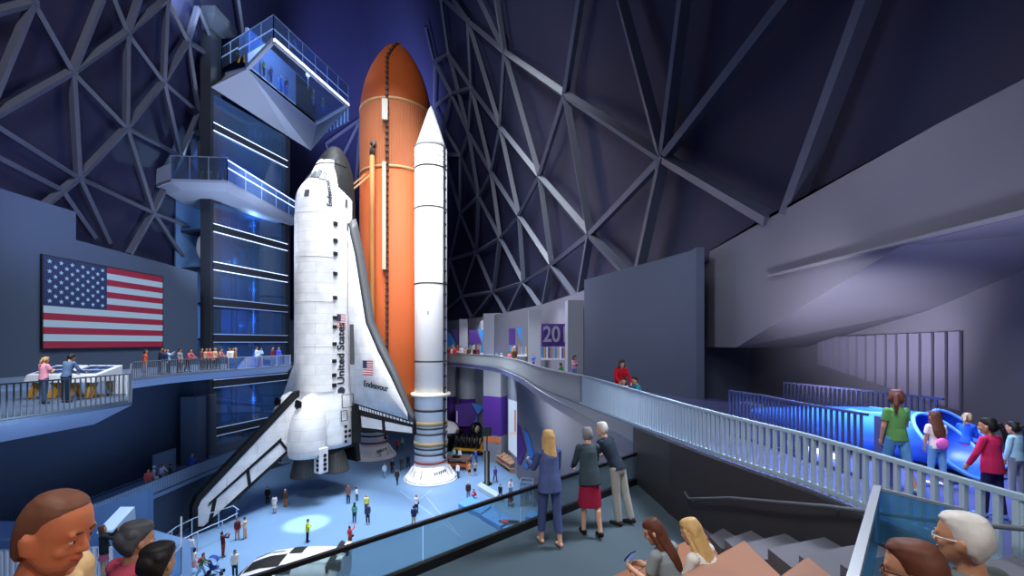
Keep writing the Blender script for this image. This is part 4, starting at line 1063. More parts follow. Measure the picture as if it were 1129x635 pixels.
# ================================================================ hall floor exhibits
# white spacecraft cabin lying on the floor, cut by the frame
c0 = G(262, 655, 0); c1 = G(378, 655, 0)
cx, cy = (c0.x + c1.x) / 2, c0.y - .1
cap = thing('crew_cabin', 'white spacecraft crew cabin lying on the hall floor with black windows', 'spacecraft', (cx, cy, 0))
L = c1.x - c0.x
ca = R(6)
def K(x, y, z): return V((cx + x * cos(ca) - y * sin(ca), cy + x * sin(ca) + y * cos(ca), z))
prof = [(-.52, .55, .5, .35), (-.47, 1.1, 1.3, .25), (-.36, 1.6, 1.95, .18), (-.2, 1.85, 2.3, .15), (0, 1.95, 2.42, .15), (.2, 1.95, 2.42, .15), (.40, 1.9, 2.35, .15), (.5, 1.8, 2.2, .25)]
rr = []
for x, w, h, b in prof:
    rr.append([K(x * L, w * (abs(cos(a)) ** .6) * (1 if cos(a) > 0 else -1), b + (h - b) * (.5 + .5 * (abs(sin(a)) ** .7) * (1 if sin(a) > 0 else -1))) for a in [2 * pi * k / 28 for k in range(28)]])
mb = MB(); mb.mat(0, True).loft(rr); mb.build('cabin_shell', mat('cabin_white', (214, 214, 222), .5, noise=.04), cap)
def cab(x, a):       # point on the cabin shell
    for p, q in zip(prof, prof[1:]):
        if p[0] <= x <= q[0]: t = (x - p[0]) / (q[0] - p[0]); w, h, b = (p[i] + (q[i] - p[i]) * t for i in (1, 2, 3)); break
    w += .03; h += .03
    return K(x * L, w * (abs(cos(a)) ** .6) * (1 if cos(a) > 0 else -1), b + (h - b) * (.5 + .5 * (abs(sin(a)) ** .7) * (1 if sin(a) > 0 else -1)))
def cpatch(name, x0, x1, a0, a1, m, n=8):
    mb = MB(); mb.smooth = True; mb.loft([[cab(x0 + (x1 - x0) * i / n, R(a0 + (a1 - a0) * j / n)) for j in range(n + 1)] for i in range(n + 1)], closed=False); return mb.build(name, m, cap)
cpatch('front_window', -.44, -.03, 88, 112, m_blk2); cpatch('side_window', -.40, -.22, 58, 72, m_grey); cpatch('side_window', -.34, -.14, 215, 235, m_grey)
cpatch('side_window', -.36, -.2, 128, 140, m_grey); cpatch('black_flank', -.02, .10, 112, 138, m_blk2); cpatch('black_flank', -.02, .10, 62, 88, m_blk2)
cpatch('white_band', -.02, .40, 91, 109, m_white)
cpatch('name_strip', -.2, -.08, 76, 79, m_grey)
for y in (-.9, .9):
    MB().box(K(.46 * L, y, 2.25), (.75, .95, .5), ca).build('thruster_block', m_blk2, cap); MB().box(K(.5 * L, y, 2.3), (.35, .5, .6), ca).build('thruster_cap', m_white, cap)
MB().box(K(.415 * L, 0, 2.2), (.14, 3.2, .55), ca).build('rear_frame', m_blk2, cap)
mb = MB(); mb.box(K(-.1 * L, -.8, .12), (L * .6, .2, .24), ca); mb.box(K(-.1 * L, .8, .12), (L * .6, .2, .24), ca); mb.build('cradle', m_grey, cap)

# sign post
sp = G(537, 534, 0)
t = thing('sign_post', 'black sign post standing in front of the purple sleeved column', 'sign', sp)
MB().mat(0, True).lathe(sp, [(.55, 0), (.55, .12), (.3, .14), (.3, 3.6), (.1, 3.65)], 18).build('base', m_black, t); MB().bar(sp + UP * 3.6, sp + UP * 6.2, .12).build('pole', m_black, t)
MB().box(sp + UP * 5.75, (.95, .16, 1.0), R(15)).build('sign_board', mat('sign_green_black', (26, 40, 36), .5), t)

# landing gear wheels on their yellow trolley
def wheel(name, c, r, wd, ax, parent):
    c, ax = V(c), V(ax).normalized()
    w = MB().mat(0, True).lathe(c - ax * wd / 2, [(r * .5, 0), (r * .82, 0), (r * .97, wd * .15), (r, wd * .3), (r, wd * .7), (r * .97, wd * .85), (r * .82, wd), (r * .5, wd)], 26, axis=ax).build(name, m_black, parent)
    MB().mat(0, True).lathe(c - ax * (wd / 2 + .02), [(.02, 0), (r * .5, 0), (r * .52, wd + .04), (.02, wd + .04)], 20, axis=ax).build('hub', mat('hub_tan', (176, 168, 150), .4), w)
    return w
b0 = G(517, 500.5, 0)
t = thing('wheel_trolley', 'yellow trolley carrying a row of large black wheels', 'trolley', b0)
for k in range(5): wheel('tyre', b0 + V((-1.6 + .74 * k, .5 - .22 * k, 1.85)), .95, .6, (.95, -.26, 0), t)
MB().box(b0 + V((.2, .2, .7)), (4.2, 1.5, .35), R(-14)).build('trolley_bed', m_yel, t)
for x, y in ((-1.7, .9), (1.8, .1), (-1.8, 0), (1.5, -.9)): MB().mat(0, True).lathe(b0 + V((x, y, .36)), [(.02, -.12), (.36, -.12), (.36, .12), (.02, .12)], 16, axis=(.3, 1, 0)).build('caster', m_black, t)
MB().bar(b0 + V((1.7, -.3, .8)), b0 + V((2.1, -.5, 1.8)), .3).build('tow_arm', m_yel, t)
g1 = G(525, 497.8, 0)
t = thing('landing_gear', 'single black landing gear wheel with pale hub on a strut', 'landing gear', g1)
wheel('tyre', g1 + V((0, -.1, 3.2)), 1.0, .6, (.75, -.65, 0), t); MB().bar(g1 + V((0, .3, 0)), g1 + V((0, .3, 3.2)), .22).build('strut', m_steel, t); MB().box(g1 + V((0, .3, .08)), (1.2, .9, .16)).build('base', m_grey, t)
# brown and orange work table
tb = G(505, 517, 0)
t = thing('work_table', 'brown topped work table with orange frame beside the white booster skirt', 'table', tb)
MB().box(tb + V((0, 0, 1.35)), (3.2, 1.7, .14), R(-12)).build('table_top', mat('brown_table_top', (104, 76, 66), .6), t)
for x, y in ((-1.3, .9), (1.4, .4), (-1.5, -.4), (1.2, -.9)): MB().bar(tb + V((x, y, 0)), tb + V((x * .98, y * .98, 1.3)), .2).build('leg', mat('orange_leg', (190, 104, 52), .5), t)
MB().box(tb + V((0, 0, .6)), (2.5, 1.1, .35), R(-12)).build('shelf', mat('orange_leg', (190, 104, 52), .5), t)
MB().box(tb + V((-.2, 0, 1.5)), (.9, .6, .18), R(-12)).build('tool_tray', m_black, t)
# long display bench
q0, q1 = G(547, 507, 0), G(567, 521, 0)
t = thing('display_bench', 'long tan display bench with slanted lids below the rocket picture', 'bench', (q0 + q1) / 2)
d = (q1 - q0).normalized(); pr_ = V((d.y, -d.x, 0)); Lb = (q1 - q0).length
Mr = Matrix.Rotation(atan2(d.y, d.x), 3, 'Z'); mid = (q0 + q1) / 2
MB().box(mid + UP * .45, (Lb, 1.2, .16), M=Mr).build('shelf', mat('tan_wood', (172, 136, 108), .6), t)
for k in range(5): MB().box(q0 + d * (Lb * (k + .5) / 5) + UP * 1.1, (Lb / 5 * .86, 1.1, .16), M=Mr @ Matrix.Rotation(R(14), 3, 'X')).build('display_lid', mat('tan_lid', (190, 152, 126), .6), t)
for k in range(5): MB().box(q0 + d * (Lb * (k + .5) / 5) + UP * .75, (.22, .7, .6), M=Mr).build('support', mat('pale_blue_block', (150, 180, 200), .5), t)
for q in (q0, q1): MB().box(q + UP * .25, (.2, 1.1, .5), M=Mr).build('leg', mat('tan_wood', (172, 136, 108), .6), t)
# display case
dc = G(581, 556, 0)
t = thing('display_case', 'glass display case on a frame holding a tan column', 'display case', dc)
w_, d_, h_ = 1.5, 1.5, 2.3
cr = [dc + V((x, y, 0)) for x, y in ((-.68, -.5), (.5, -.62), (.62, .5), (-.5, .62))]
for p in cr: MB().bar(p, p + UP * h_, .09).build('corner_post', m_steel, t)
for z in (.08, h_):
    mb = MB()
    for p, q in zip(cr, cr[1:] + cr[:1]): mb.bar(p + UP * z, q + UP * z, .09)
    mb.build('frame_ring', m_steel, t)
for p, q in zip(cr, cr[1:] + cr[:1]): MB().sheet([p + UP * .1, q + UP * .1, q + UP * (h_ - .05), p + UP * (h_ - .05)], (0, 0.01, 0)).build('glass_pane', glass('case_glass', (225, 235, 240), .88, .06), t)
ob = MB(); ob.mat(0, True).lathe(dc + UP * .05, [(.3, 0), (.3, .1), (.16, .16), (.2, .6), (.14, 1.1), (.22, 1.6), (.06, 1.75)], 14)
tag(ob.build('exhibit_object', mat('tan_exhibit', (170, 124, 92), .6), origin=dc + UP * .05), 'tan upright exhibit inside the glass display case', 'exhibit')
# blue foam lounge blocks
m_bl = mat('sky_blue_foam', (96, 156, 226), .5)
def lounge(pxs, h, lab, back=True):
    pts = [G(x, y, 0) for x, y in pxs]
    o = MB().prism([(p.x, p.y) for p in pts], 0, h).build('lounge_block', m_bl, origin=(pts[0].x, pts[0].y, 0)); bevel(o, .06)
    tag(o, lab, 'bench', 'sky blue lounge blocks'); return o
lounge([(505, 560), (518, 552), (542, 563), (530, 572)], .45, 'sky blue lounge block in front of the person in the dark brown coat')
lounge([(530, 573), (543, 564), (566, 578), (552, 586)], .45, 'sky blue lounge block where the person in red lies down')
lounge([(553, 587), (567, 579), (590, 581), (588, 591)], .40, 'sky blue lounge block nearest the landing glass')
lounge([(579, 576), (582, 570), (600, 571), (598, 580)], .55, 'raised sky blue lounge block beside the glass display case')
mb = MB(); mb.prism([tuple(G(x, y, 0)[:2]) for x, y in ((526, 540), (530, 536), (551, 549), (547, 553))], 0, .5); o = mb.build('kerb_bench', mat('pale_bench', (170, 190, 205), .5), origin=G(526, 540, 0)); bevel(o, .05); tag(o, 'long pale bench between the sign post and the blue lounge blocks', 'bench')
# half round white exhibit beside the booster
rx = G(493, 496, 0)
t = thing('white_capsule', 'rounded white capsule with dark underside half hidden by the booster', 'spacecraft', rx)
mb = MB(); mb.mat(0, True).ell(rx + UP * 2.7, (1.7, 1.5, 1.5), 28, 14); mb.build('capsule_shell', m_white, t)
mb = MB(); mb.mat(0, True).lathe(rx, [(.9, 0), (.8, .9), (1.3, 1.7), (1.68, 2.6), (1.5, 2.65)], 28); mb.build('capsule_base', m_black, t)
t2 = G(507, 478, 0)
o = MB().mat(0, True).lathe(t2, [(.7, 0), (.75, .3), (.55, 1.2), (.6, 2.2), (.35, 2.6), (.05, 2.7)], 20).build('round_exhibit', mat('cobalt_blue', (60, 80, 190), .4), origin=t2); tag(o, 'small cobalt blue rounded exhibit behind the wheel trolley', 'exhibit')
o = MB().sheet([G(503, 474, 3.2), G(511, 474, 3.2), G(511, 474, 2.6), G(503, 474, 2.6)], (0, .1, 0)).build('orange_banner', mat('orange_banner', (216, 130, 90), .6)); o['kind'] = 'thing'; tag(o, 'small orange board on the back wall above the cobalt exhibit', 'board')
# graphics on the lower walls
def wall_graphic(name, pts, m, Y0, Y1, pxr, lab, cat='wall graphic'):
    """flat printed shape on the lower wall line between two depths"""
    out_ = []
    for px, py in pts:
        # intersection of the sight line with the wall line
        (xa, ya), (xb, yb) = pxr
        k = (px - CX) / F; tt = (k * ya - xa) / ((xb - xa) - k * (yb - ya)); Y = ya + (yb - ya) * tt
        p = W(px, py, Y); p.y -= .06; p.x -= .06; out_.append(p)
    o = MB().sheet(out_, (-.02, -.02, 0)).build(name, m)
    return tag(o, lab, cat)
wl1 = ((.57, 49), (3.4, 36.8))
wall_graphic('wall_graphic', [(570.6, 466), (574, 470), (580.8, 496), (574.5, 512), (570.6, 509)], mat('purple_graphic', (74, 40, 130), .5), 0, 0, wl1, 'purple arrow shape printed on the grey wall beside the rocket picture')
wall_graphic('wall_graphic', [(577.5, 472), (583.5, 478), (589.5, 500), (582, 517), (577.5, 514.5), (583, 498)], mat('blue_graphic', (52, 120, 206), .5), 0, 0, wl1, 'bright blue chevron printed on the grey wall under the ramp')
wl2 = ((-6, 64), (-1, 58))
pp = thing('rocket_picture', 'tall bright picture of a rocket on its launch pad', 'picture', W(561, 496, 54.6))
def bq(x0, y0, x1, y1):
    ya, yb = (54.3 - (q - 560.5) / 9.1 * 5.2 for q in (x0, x1))
    return [W(x0, y0, ya), W(x1, y0, yb), W(x1, y1, yb), W(x0, y1, ya)]
MB().sheet([W(560.5, 440, 54.4), W(569.6, 443, 49.2), W(569.6, 504, 49.2), W(560.5, 496, 54.4)], (.05, .02, 0)).build('picture_panel', led('picture_sky', (196, 214, 238), 1.1), pp)
MB().sheet(bq(567.0, 452, 568.8, 476), (.02, 0.01, 0)).build('picture_rocket', led('picture_orange', (200, 128, 90), .9), pp)
MB().sheet(bq(564.6, 458, 565.8, 476), (.02, .01, 0)).build('picture_tower', led('picture_grey', (130, 120, 130), .2), pp)
MB().sheet(bq(562, 476, 569.3, 479), (.02, .01, 0)).build('picture_smoke', led('picture_smoke', (226, 200, 190), 1.0), pp)
# pentagon backdrop behind the wheels
Yb = 61.3
t = thing('backdrop_panel', 'tall purple pentagon backdrop behind the wheel trolley', 'backdrop panel', W(514, 474, Yb))
MB().sheet([W(502, 446, Yb), W(519, 444, Yb), W(526.5, 457, Yb), W(520, 470, Yb), W(502, 470, Yb)], (0, .15, 0)).build('purple_board', mat('purple_graphic', (74, 40, 130), .5), t)
MB().sheet([W(519.5, 444, Yb), W(534.5, 448, Yb), W(527, 457, Yb)], (0, .12, 0)).build('blue_board', mat('blue_graphic', (52, 120, 206), .5), t)
MB().sheet([W(526.5, 458, Yb), W(525, 472, Yb), W(519.5, 470.5, Yb)], (0, .12, 0)).build('blue_board', mat('blue_graphic', (52, 120, 206), .5), t)
MB().sheet([W(503.3, 453, Yb - .1), W(504.4, 453, Yb - .1), W(504.4, 466, Yb - .1), W(503.3, 466, Yb - .1)], (0, .03, 0)).build('white_caption', m_white, t)
for px in (505, 523): MB().bar(W(px, 470, Yb + .1), G(px, F * EYE / (Yb + .1) + HZ, 0), .2).build('leg', m_grey, t)
# banners along the upper ramp wall
def upper_panel(name, x0, x1, y0, y1, m, Y, lab, shape=None):
    pts = shape or [(x0, y0), (x1, y0), (x1, y1), (x0, y1)]
    o = MB().sheet([W(x, y, Y) for x, y in pts], (.05, .05, 0)).build(name, m); return tag(o, lab, 'banner', 'banners on the upper ramp wall')
mp_, mbl = mat('purple_graphic', (74, 40, 130), .5), mat('sky_graphic', (54, 140, 226), .5)
upper_panel('wall_banner', 0, 0, 0, 0, mbl, 63, 'sky blue slanted banner just beside the white booster', [(492, 367), (496, 367), (503, 380), (492, 380)])
upper_panel('wall_banner', 0, 0, 0, 0, mp_, 63, 'purple slanted banner between the booster and the first round column', [(496.5, 364), (506, 364), (506, 379), (504.5, 379)])
upper_panel('wall_banner', 0, 0, 0, 0, mp_, 57.5, 'purple slanted banner before the big square column', [(517, 364), (525, 364), (531, 379), (517, 379)])
upper_panel('wall_banner', 0, 0, 0, 0, mbl, 57.5, 'sky blue slanted banner touching the big square column', [(527, 363), (535.5, 363), (535.5, 379), (532.5, 379)])
upper_panel('wall_banner', 0, 0, 0, 0, mp_, 46.5, 'purple slanted banner behind the person in olive', [(561, 362), (568, 362), (573, 374), (570, 380), (561, 380)])
upper_panel('wall_banner', 0, 0, 0, 0, mbl, 44.5, 'sky blue slanted banner beside the pale column on the ramp', [(569.5, 361), (577.5, 361), (582, 372), (582, 384), (577, 384), (574, 375)])
b = upper_panel('year_banner', 597, 624, 357, 382, mp_, 31.6, 'purple banner with pale numerals 201 on the ramp wall')
text('201', 1.62, W(598.5, 369.2, 31.4), (1, 0, 0), UP, mat('pale_numeral', (150, 152, 170), .6), b, bold=True, sx=.8, ext=.02)
# exhibit shelves of coloured tubes under the banners
cols = [(60, 150, 220), (210, 170, 120), (230, 230, 235), (60, 90, 170), (210, 130, 70), (120, 170, 200)]
def shelf(x0, x1, y0, y1, Y, lab, n):
    t = thing('tube_display', lab, 'display', W((x0 + x1) / 2, y1, Y), group='coloured tube displays on the ramp')
    MB().sheet([W(x0, y1 - 2, Y), W(x1, y1 - 2, Y), W(x1, y1, Y), W(x0, y1, Y)], (0, .5, 0)).build('counter', m_white, t)
    for k in range(n):
        px = x0 + (x1 - x0) * (k + .5) / n
        p, q = W(px, y1 - 2, Y + .2), W(px, y0 + (k % 2), Y + .2)
        MB().bar(p, q, (x1 - x0) / F * Y / n * .7).build('tube', mat('tube_%d' % (k % 6), cols[k % 6], .5), t)
shelf(597, 624, 382.5, 397, 30.6, 'row of coloured tubes on a white counter under the 201 banner', 11)
shelf(561, 581, 381, 393, 42.8, 'row of coloured tubes on a white counter behind the person in olive', 8)
shelf(517, 535, 380, 391, 56.8, 'row of coloured tubes on a white counter before the square column', 8)
shelf(493, 506, 380, 389, 62, 'row of coloured tubes on a white counter beside the booster', 5)

# ================================================================ blue pods
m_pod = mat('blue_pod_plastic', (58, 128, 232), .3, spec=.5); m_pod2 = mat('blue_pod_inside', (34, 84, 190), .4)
def pod(p0, p1, r0, r1, lab, hole):
    """a long tapering tube lying on the floor with an oval opening on top and a flared open end"""
    t = thing('blue_pod', lab, 'play pod', (p1[0], p1[1], EYE - 2.1), group='blue play pods')
    a, b = V(p0), V(p1); d = (b - a).normalized(); x = V((d.y, -d.x, 0)); Lp = (b - a).length
    y = V((0, 0, 1))
    n, mseg = 96, 72
    def R_(s):
        r = r0 + (r1 - r0) * min(1, s * 1.6) ** .8
        return r * (1 + .22 * max(0, (s - .90) / .10) ** 1.6)
    def pt(s, th, k=1.0):
        r = R_(s) * k; w = max(0, (s - .55) / .45)
        return a.lerp(b, s) - d * (.42 * sin(th) * w ** 1.3) + x * cos(th) * r + y * sin(th) * r * .92
    def cut(i, k): return ((i + .5) / n - hole[0]) ** 2 / hole[1] ** 2 + (2 * pi * (k + .5) / mseg - hole[3]) ** 2 / hole[2] ** 2 < 1
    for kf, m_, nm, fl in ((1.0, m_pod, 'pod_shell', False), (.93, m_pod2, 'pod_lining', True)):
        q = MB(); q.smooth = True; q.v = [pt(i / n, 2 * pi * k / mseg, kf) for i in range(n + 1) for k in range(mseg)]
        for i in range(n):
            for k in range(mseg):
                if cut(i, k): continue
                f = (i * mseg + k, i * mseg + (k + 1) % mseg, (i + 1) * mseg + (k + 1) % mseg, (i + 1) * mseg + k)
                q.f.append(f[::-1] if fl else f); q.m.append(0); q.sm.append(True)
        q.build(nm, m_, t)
    mrim = mat('pale_blue_rim', (120, 180, 245), .35)
    q = MB(); q.mat(0, True).tube([pt(hole[0] + hole[1] * cos(2 * pi * k / 48) * 1.0, hole[3] + hole[2] * sin(2 * pi * k / 48) * 1.0, .97) for k in range(49)], .026, 6); q.build('opening_rim', mrim, t)
    q = MB(); q.mat(0, True).tube([pt(1.0, 2 * pi * k / 48, .97) for k in range(49)], .03, 6); q.build('end_rim', mrim, t)
    MB().box(a.lerp(b, .55) - y * (r1 * .92 + .02), (.5, .5, .16)).build('foot', m_black, t)
    return t
zp_ = EYE - 2.1
pod((5.9, 10.4, zp_ + .40), (6.95, 6.75, zp_ + .47), .10, .40, 'blue tapered pod beside the girl with the pink bag', (.70, .13, .72, R(118)))
pod((6.75, 10.6, zp_ + .40), (7.75, 7.25, zp_ + .47), .10, .38, 'blue tapered pod where the child in stripes sits', (.66, .12, .72, R(118)))
o = MB().bar((5.62, 8.9, zp_ + .04), (5.85, 7.5, zp_ + .04), .10, .06).build('floor_light', mat('floor_light_white', (240, 245, 255), .4, emit=(235, 242, 255), estr=2.5)); tag(o, 'white glowing light strip on the floor under the blue pod', 'light')
# ================================================================ people
SK = dict(pale=(226, 178, 150), tan=(204, 150, 116), brown=(150, 96, 66), dark=(110, 66, 44), rust=(200, 116, 78))
HR = dict(black=(24, 20, 20), brown=(70, 44, 32), blond=(206, 170, 112), grey=(130, 132, 136), white=(214, 212, 208), auburn=(92, 50, 34), sand=(176, 140, 92), stubble=(112, 68, 48), darkgrey=(74, 76, 82))
class Pose:
    count = 0
    def __init__(s, lean=2, L=(4, 9, 12, 4), Rr=(4, 9, 12, 4), legL=(2, 3), legR=(-2, 3), head=(0, 4), spread=.02, twist=0):
        Pose.count += 1; s.uid = 'pose%d' % Pose.count
        s.lean, s.L, s.R, s.legL, s.legR, s.head, s.spread, s.twist = lean, L, Rr, legL, legR, head, spread, twist
POSES = dict(
    stand=Pose(), stand2=Pose(lean=1, L=(12, 7, 30, 10), Rr=(-4, 10, 10, 2), legL=(6, 6), legR=(-3, 2), head=(22, 2)),
    folded=Pose(lean=0, L=(14, 8, 95, 40), Rr=(14, 8, 95, 40), head=(-12, 8)),
    walk=Pose(lean=4, L=(-22, 8, 22, 4), Rr=(24, 8, 26, 6), legL=(24, 6), legR=(-20, 16), head=(0, 2)),
    walk2=Pose(lean=3, L=(18, 8, 24, 4), Rr=(-18, 8, 18, 4), legL=(-16, 14), legR=(18, 5), head=(14, 2)),
    photo=Pose(lean=-4, L=(58, 12, 88, 22), Rr=(58, 12, 88, 22), head=(0, -10)),
    point=Pose(lean=0, L=(4, 9, 12, 4), Rr=(98, 18, 10, 0), head=(-8, -6)),
    wave=Pose(lean=-2, L=(4, 9, 18, 4), Rr=(120, 14, 40, 12), head=(0, -12)),
    rail=Pose(lean=24, L=(48, 12, 52, 16), Rr=(48, 12, 52, 16), legL=(4, 4), legR=(-8, 4), head=(0, 0)),
    rail2=Pose(lean=16, L=(40, 14, 60, 22), Rr=(30, 12, 70, 26), legL=(8, 10), legR=(-6, 2), head=(18, 4)),
    reach=Pose(lean=12, L=(46, 10, 22, 6), Rr=(40, 12, 36, 10), head=(0, 16)),
    push=Pose(lean=12, L=(38, 6, 40, 2), Rr=(38, 6, 40, 2), legL=(22, 8), legR=(-20, 14), head=(0, 4)),
    sit=Pose(lean=14, L=(26, 8, 70, 22), Rr=(26, 8, 70, 22), legL=(84, 84), legR=(80, 78), head=(0, 16), spread=.05),
    sit2=Pose(lean=22, L=(34, 6, 64, 26), Rr=(34, 6, 64, 26), legL=(84, 80), legR=(84, 88), head=(8, 18), spread=.05),
    crouch=Pose(lean=30, L=(50, 10, 40, 10), Rr=(50, 10, 40, 10), legL=(95, 120), legR=(88, 120), head=(0, 0), spread=.06),
    hold=Pose(lean=2, L=(20, 8, 100, 50), Rr=(24, 8, 90, 40), head=(10, 14)),
)
def rotx(a): return Matrix.Rotation(R(a), 3, 'X')
def joints(p, slim=1.0):
    """joint positions for a 1.70 m body facing +Y"""
    j = {}
    hipz = .92
    j['hip'] = V((0, 0, hipz))
    T = rotx(-p.lean) @ Matrix.Rotation(R(p.twist), 3, 'Z')
    up = lambda x, y, z: V((0, 0, hipz)) + T @ V((x, y, z - hipz))
    j['T'] = T; j['up'] = up
    for sd, nm, a in ((-1, 'L', p.L), (1, 'R', p.R)):
        sh = up(sd * .165 * slim, 0, 1.385)
        f, ab, e, inw = a
        d1 = T @ V((sd * sin(R(ab)), sin(R(f)) * cos(R(ab)), -cos(R(f)) * cos(R(ab))))
        d2 = T @ V((-sd * sin(R(inw)), sin(R(f + e)) * cos(R(inw)), -cos(R(f + e)) * cos(R(inw))))
        el = sh + d1 * .28; wr = el + d2 * .25
        j['sh' + nm], j['el' + nm], j['wr' + nm], j['fd' + nm] = sh, el, wr, d2
    for sd, nm, a in ((-1, 'L', p.legL), (1, 'R', p.legR)):
        h = V((sd * .088, 0, .90)); hp, k = a
        d1 = V((sd * p.spread, sin(R(hp)), -cos(R(hp)))).normalized(); d2 = V((sd * p.spread * .3, sin(R(hp - k)), -cos(R(hp - k)))).normalized()
        kn = h + d1 * .43; an = kn + d2 * .40
        j['h' + nm], j['k' + nm], j['a' + nm] = h, kn, an
        j['ft' + nm] = rotx(max(-35, min(25, (hp - k) * .5))) @ V((0, 1, 0)) if (hp - k) < -8 else V((0, 1, 0))
    j['nb'] = up(0, -.005, 1.42); HM = T @ rotx(p.lean * .75) @ Matrix.Rotation(R(p.head[0]), 3, 'Z') @ rotx(-p.head[1])
    j['HM'] = HM; j['hc'] = j['nb'] + HM @ V((0, .022, .168))
    j['drop'] = min(j['aL'].z, j['aR'].z) - .075
    return j
def capsule(mb, p, q, r1, r2, seg=10):
    p, q = V(p), V(q); d = (q - p); L = d.length
    if L < 1e-5: mb.ell(p, (r1, r1, r1), seg, 6); return
    d.normalize(); t = V((1, 0, 0)) if abs(d.x) < .8 else V((0, 1, 0)); x = (t - d * t.dot(d)).normalized(); y = d.cross(x)
    rings = []
    for a in (-85, -50, -20): rings.append((p + d * sin(R(a)) * r1, r1 * cos(R(a))))
    rings += [(p, r1), (q, r2)]
    for a in (20, 50, 85): rings.append((q + d * sin(R(a)) * r2, r2 * cos(R(a))))
    mb.loft([[c + (x * cos(2 * pi * k / seg) + y * sin(2 * pi * k / seg)) * r for k in range(seg)] for c, r in rings])
def tubecut(mb, pts, rs, seg=14):      # open ended sleeves and legs: flat ends
    mb.tube(pts, rs, seg)
def torso(mb, up, rows, seg=18):
    mb.loft([[up(rx * cos(2 * pi * k / seg), ry * sin(2 * pi * k / seg) + yo, z) for k in range(seg)] for z, rx, ry, yo in rows])
def hand(mb, w, d, sd, T, detail, curl=25):
    d = V(d).normalized()
    # palm faces the body; thumb towards the front
    lat = T @ V((-sd, 0, 0)); n = (lat - d * lat.dot(d))
    n = n.normalized() if n.length > .05 else V((0, 0, 1)); side = d.cross(n).normalized()
    if side.dot(T @ V((0, 1, 0))) < 0: side = -side
    if detail < 2:
        capsule(mb, w, w + d * .07, .030, .034, 8); capsule(mb, w + d * .07, w + d * .07 + (d * .8 + n * .5).normalized() * .07, .03, .018, 8)
        capsule(mb, w + d * .03 + side * .02, w + d * .075 + side * .055, .014, .011, 6); return
    M = Matrix((side, n, d)).transposed()
    mb.ell(w + d * .05, (.040, .019, .056), 14, 8, M); capsule(mb, w - d * .01, w + d * .03, .024, .026)
    for k, (o, L) in enumerate(((.030, .070), (.011, .080), (-.009, .074), (-.027, .058))):
        b = w + d * .092 + side * o * .95; c1 = R(curl + 6 * k); c2 = R(curl * 2.3 + 8 * k)
        m = b + (d * cos(c1) + n * sin(c1)) * L * .52; e = m + (d * cos(c2) + n * sin(c2)) * L * .48
        capsule(mb, b - d * .02, m, .0098, .009, 8); capsule(mb, m, e, .009, .0078, 8)
    b = w + d * .03 + side * .030; m = b + (d * .62 + side * .72 + n * .25).normalized() * .040; e = m + (d * .86 + side * .28 + n * .45).normalized() * .034
    capsule(mb, b, m, .0125, .011, 8); capsule(mb, m, e, .011, .0085, 8)
HROWS = [(.118, -.032, .012, .022), (.112, -.052, .038, .042), (.100, -.072, .058, .057), (.080, -.087, .074, .068), (.055, -.095, .084, .0745), (.030, -.097, .0885, .077), (.018, -.096, .087, .077), (.006, -.094, .081, .0765),
         (-.010, -.090, .081, .0755), (-.030, -.082, .083, .073), (-.050, -.070, .083, .069), (-.068, -.052, .081, .0635), (-.085, -.032, .079, .055), (-.100, -.008, .077, .045), (-.111, .018, .071, .031), (-.117, .040, .058, .014)]
def headshape(mb, c, M, k, detail):
    f = lambda x, y, z: c + M @ (V((x, y, z)) * k)
    e = lambda p, r, s=14, q=9: mb.ell(f(*p), tuple(t * k for t in r), s, q, M)
    seg = 28
    def ringp(z, yb, yf, w):
        out = []
        for q in range(seg):
            a = 2 * pi * q / seg; cx_, sy = cos(a), sin(a); ym = yb + (yf - yb) * .46
            p = 2.35 if sy > 0 else 2.1
            r = (abs(cx_) ** p + abs(sy) ** p) ** (-1 / p)
            out.append(f(w * cx_ * r, ym + (yf - ym if sy > 0 else ym - yb) * sy * r, z))
        return out
    mb.loft([ringp(*q) for q in HROWS])
    capsule(mb, f(0, .082, .016), f(0, .103, -.020), .0085 * k, .0110 * k, 8); e((0, .103, -.024), (.0125, .0125, .010), 10, 6)
    for sx in (-1, 1):
        if detail >= 1:
            e((sx * .0115, .093, -.028), (.0085, .010, .0075), 8, 5); e((sx * .031, .079, .029), (.024, .011, .0075), 10, 6); e((sx * .042, .060, -.026), (.022, .020, .018), 10, 6)
            e((sx * .031, .0765, .0135), (.0165, .0105, .0055), 10, 6); e((sx * .031, .0755, -.0035), (.015, .009, .0045), 10, 6)
            e((sx * .084, -.014, -.010), (.0085, .019, .031), 12, 8, ); e((sx * .090, -.022, .002), (.006, .014, .021), 10, 6); capsule(mb, f(sx * .080, -.004, -.034), f(sx * .080, -.010, -.026), .008 * k, .007 * k, 6)
        else: e((sx * .078, -.010, -.010), (.010, .019, .030), 10, 6)
    if detail >= 1:
        e((0, .0845, -.0525), (.021, .010, .0065), 10, 6); e((0, .083, -.0645), (.018, .010, .0065), 10, 6); e((0, .074, -.098), (.018, .014, .014), 10, 6)
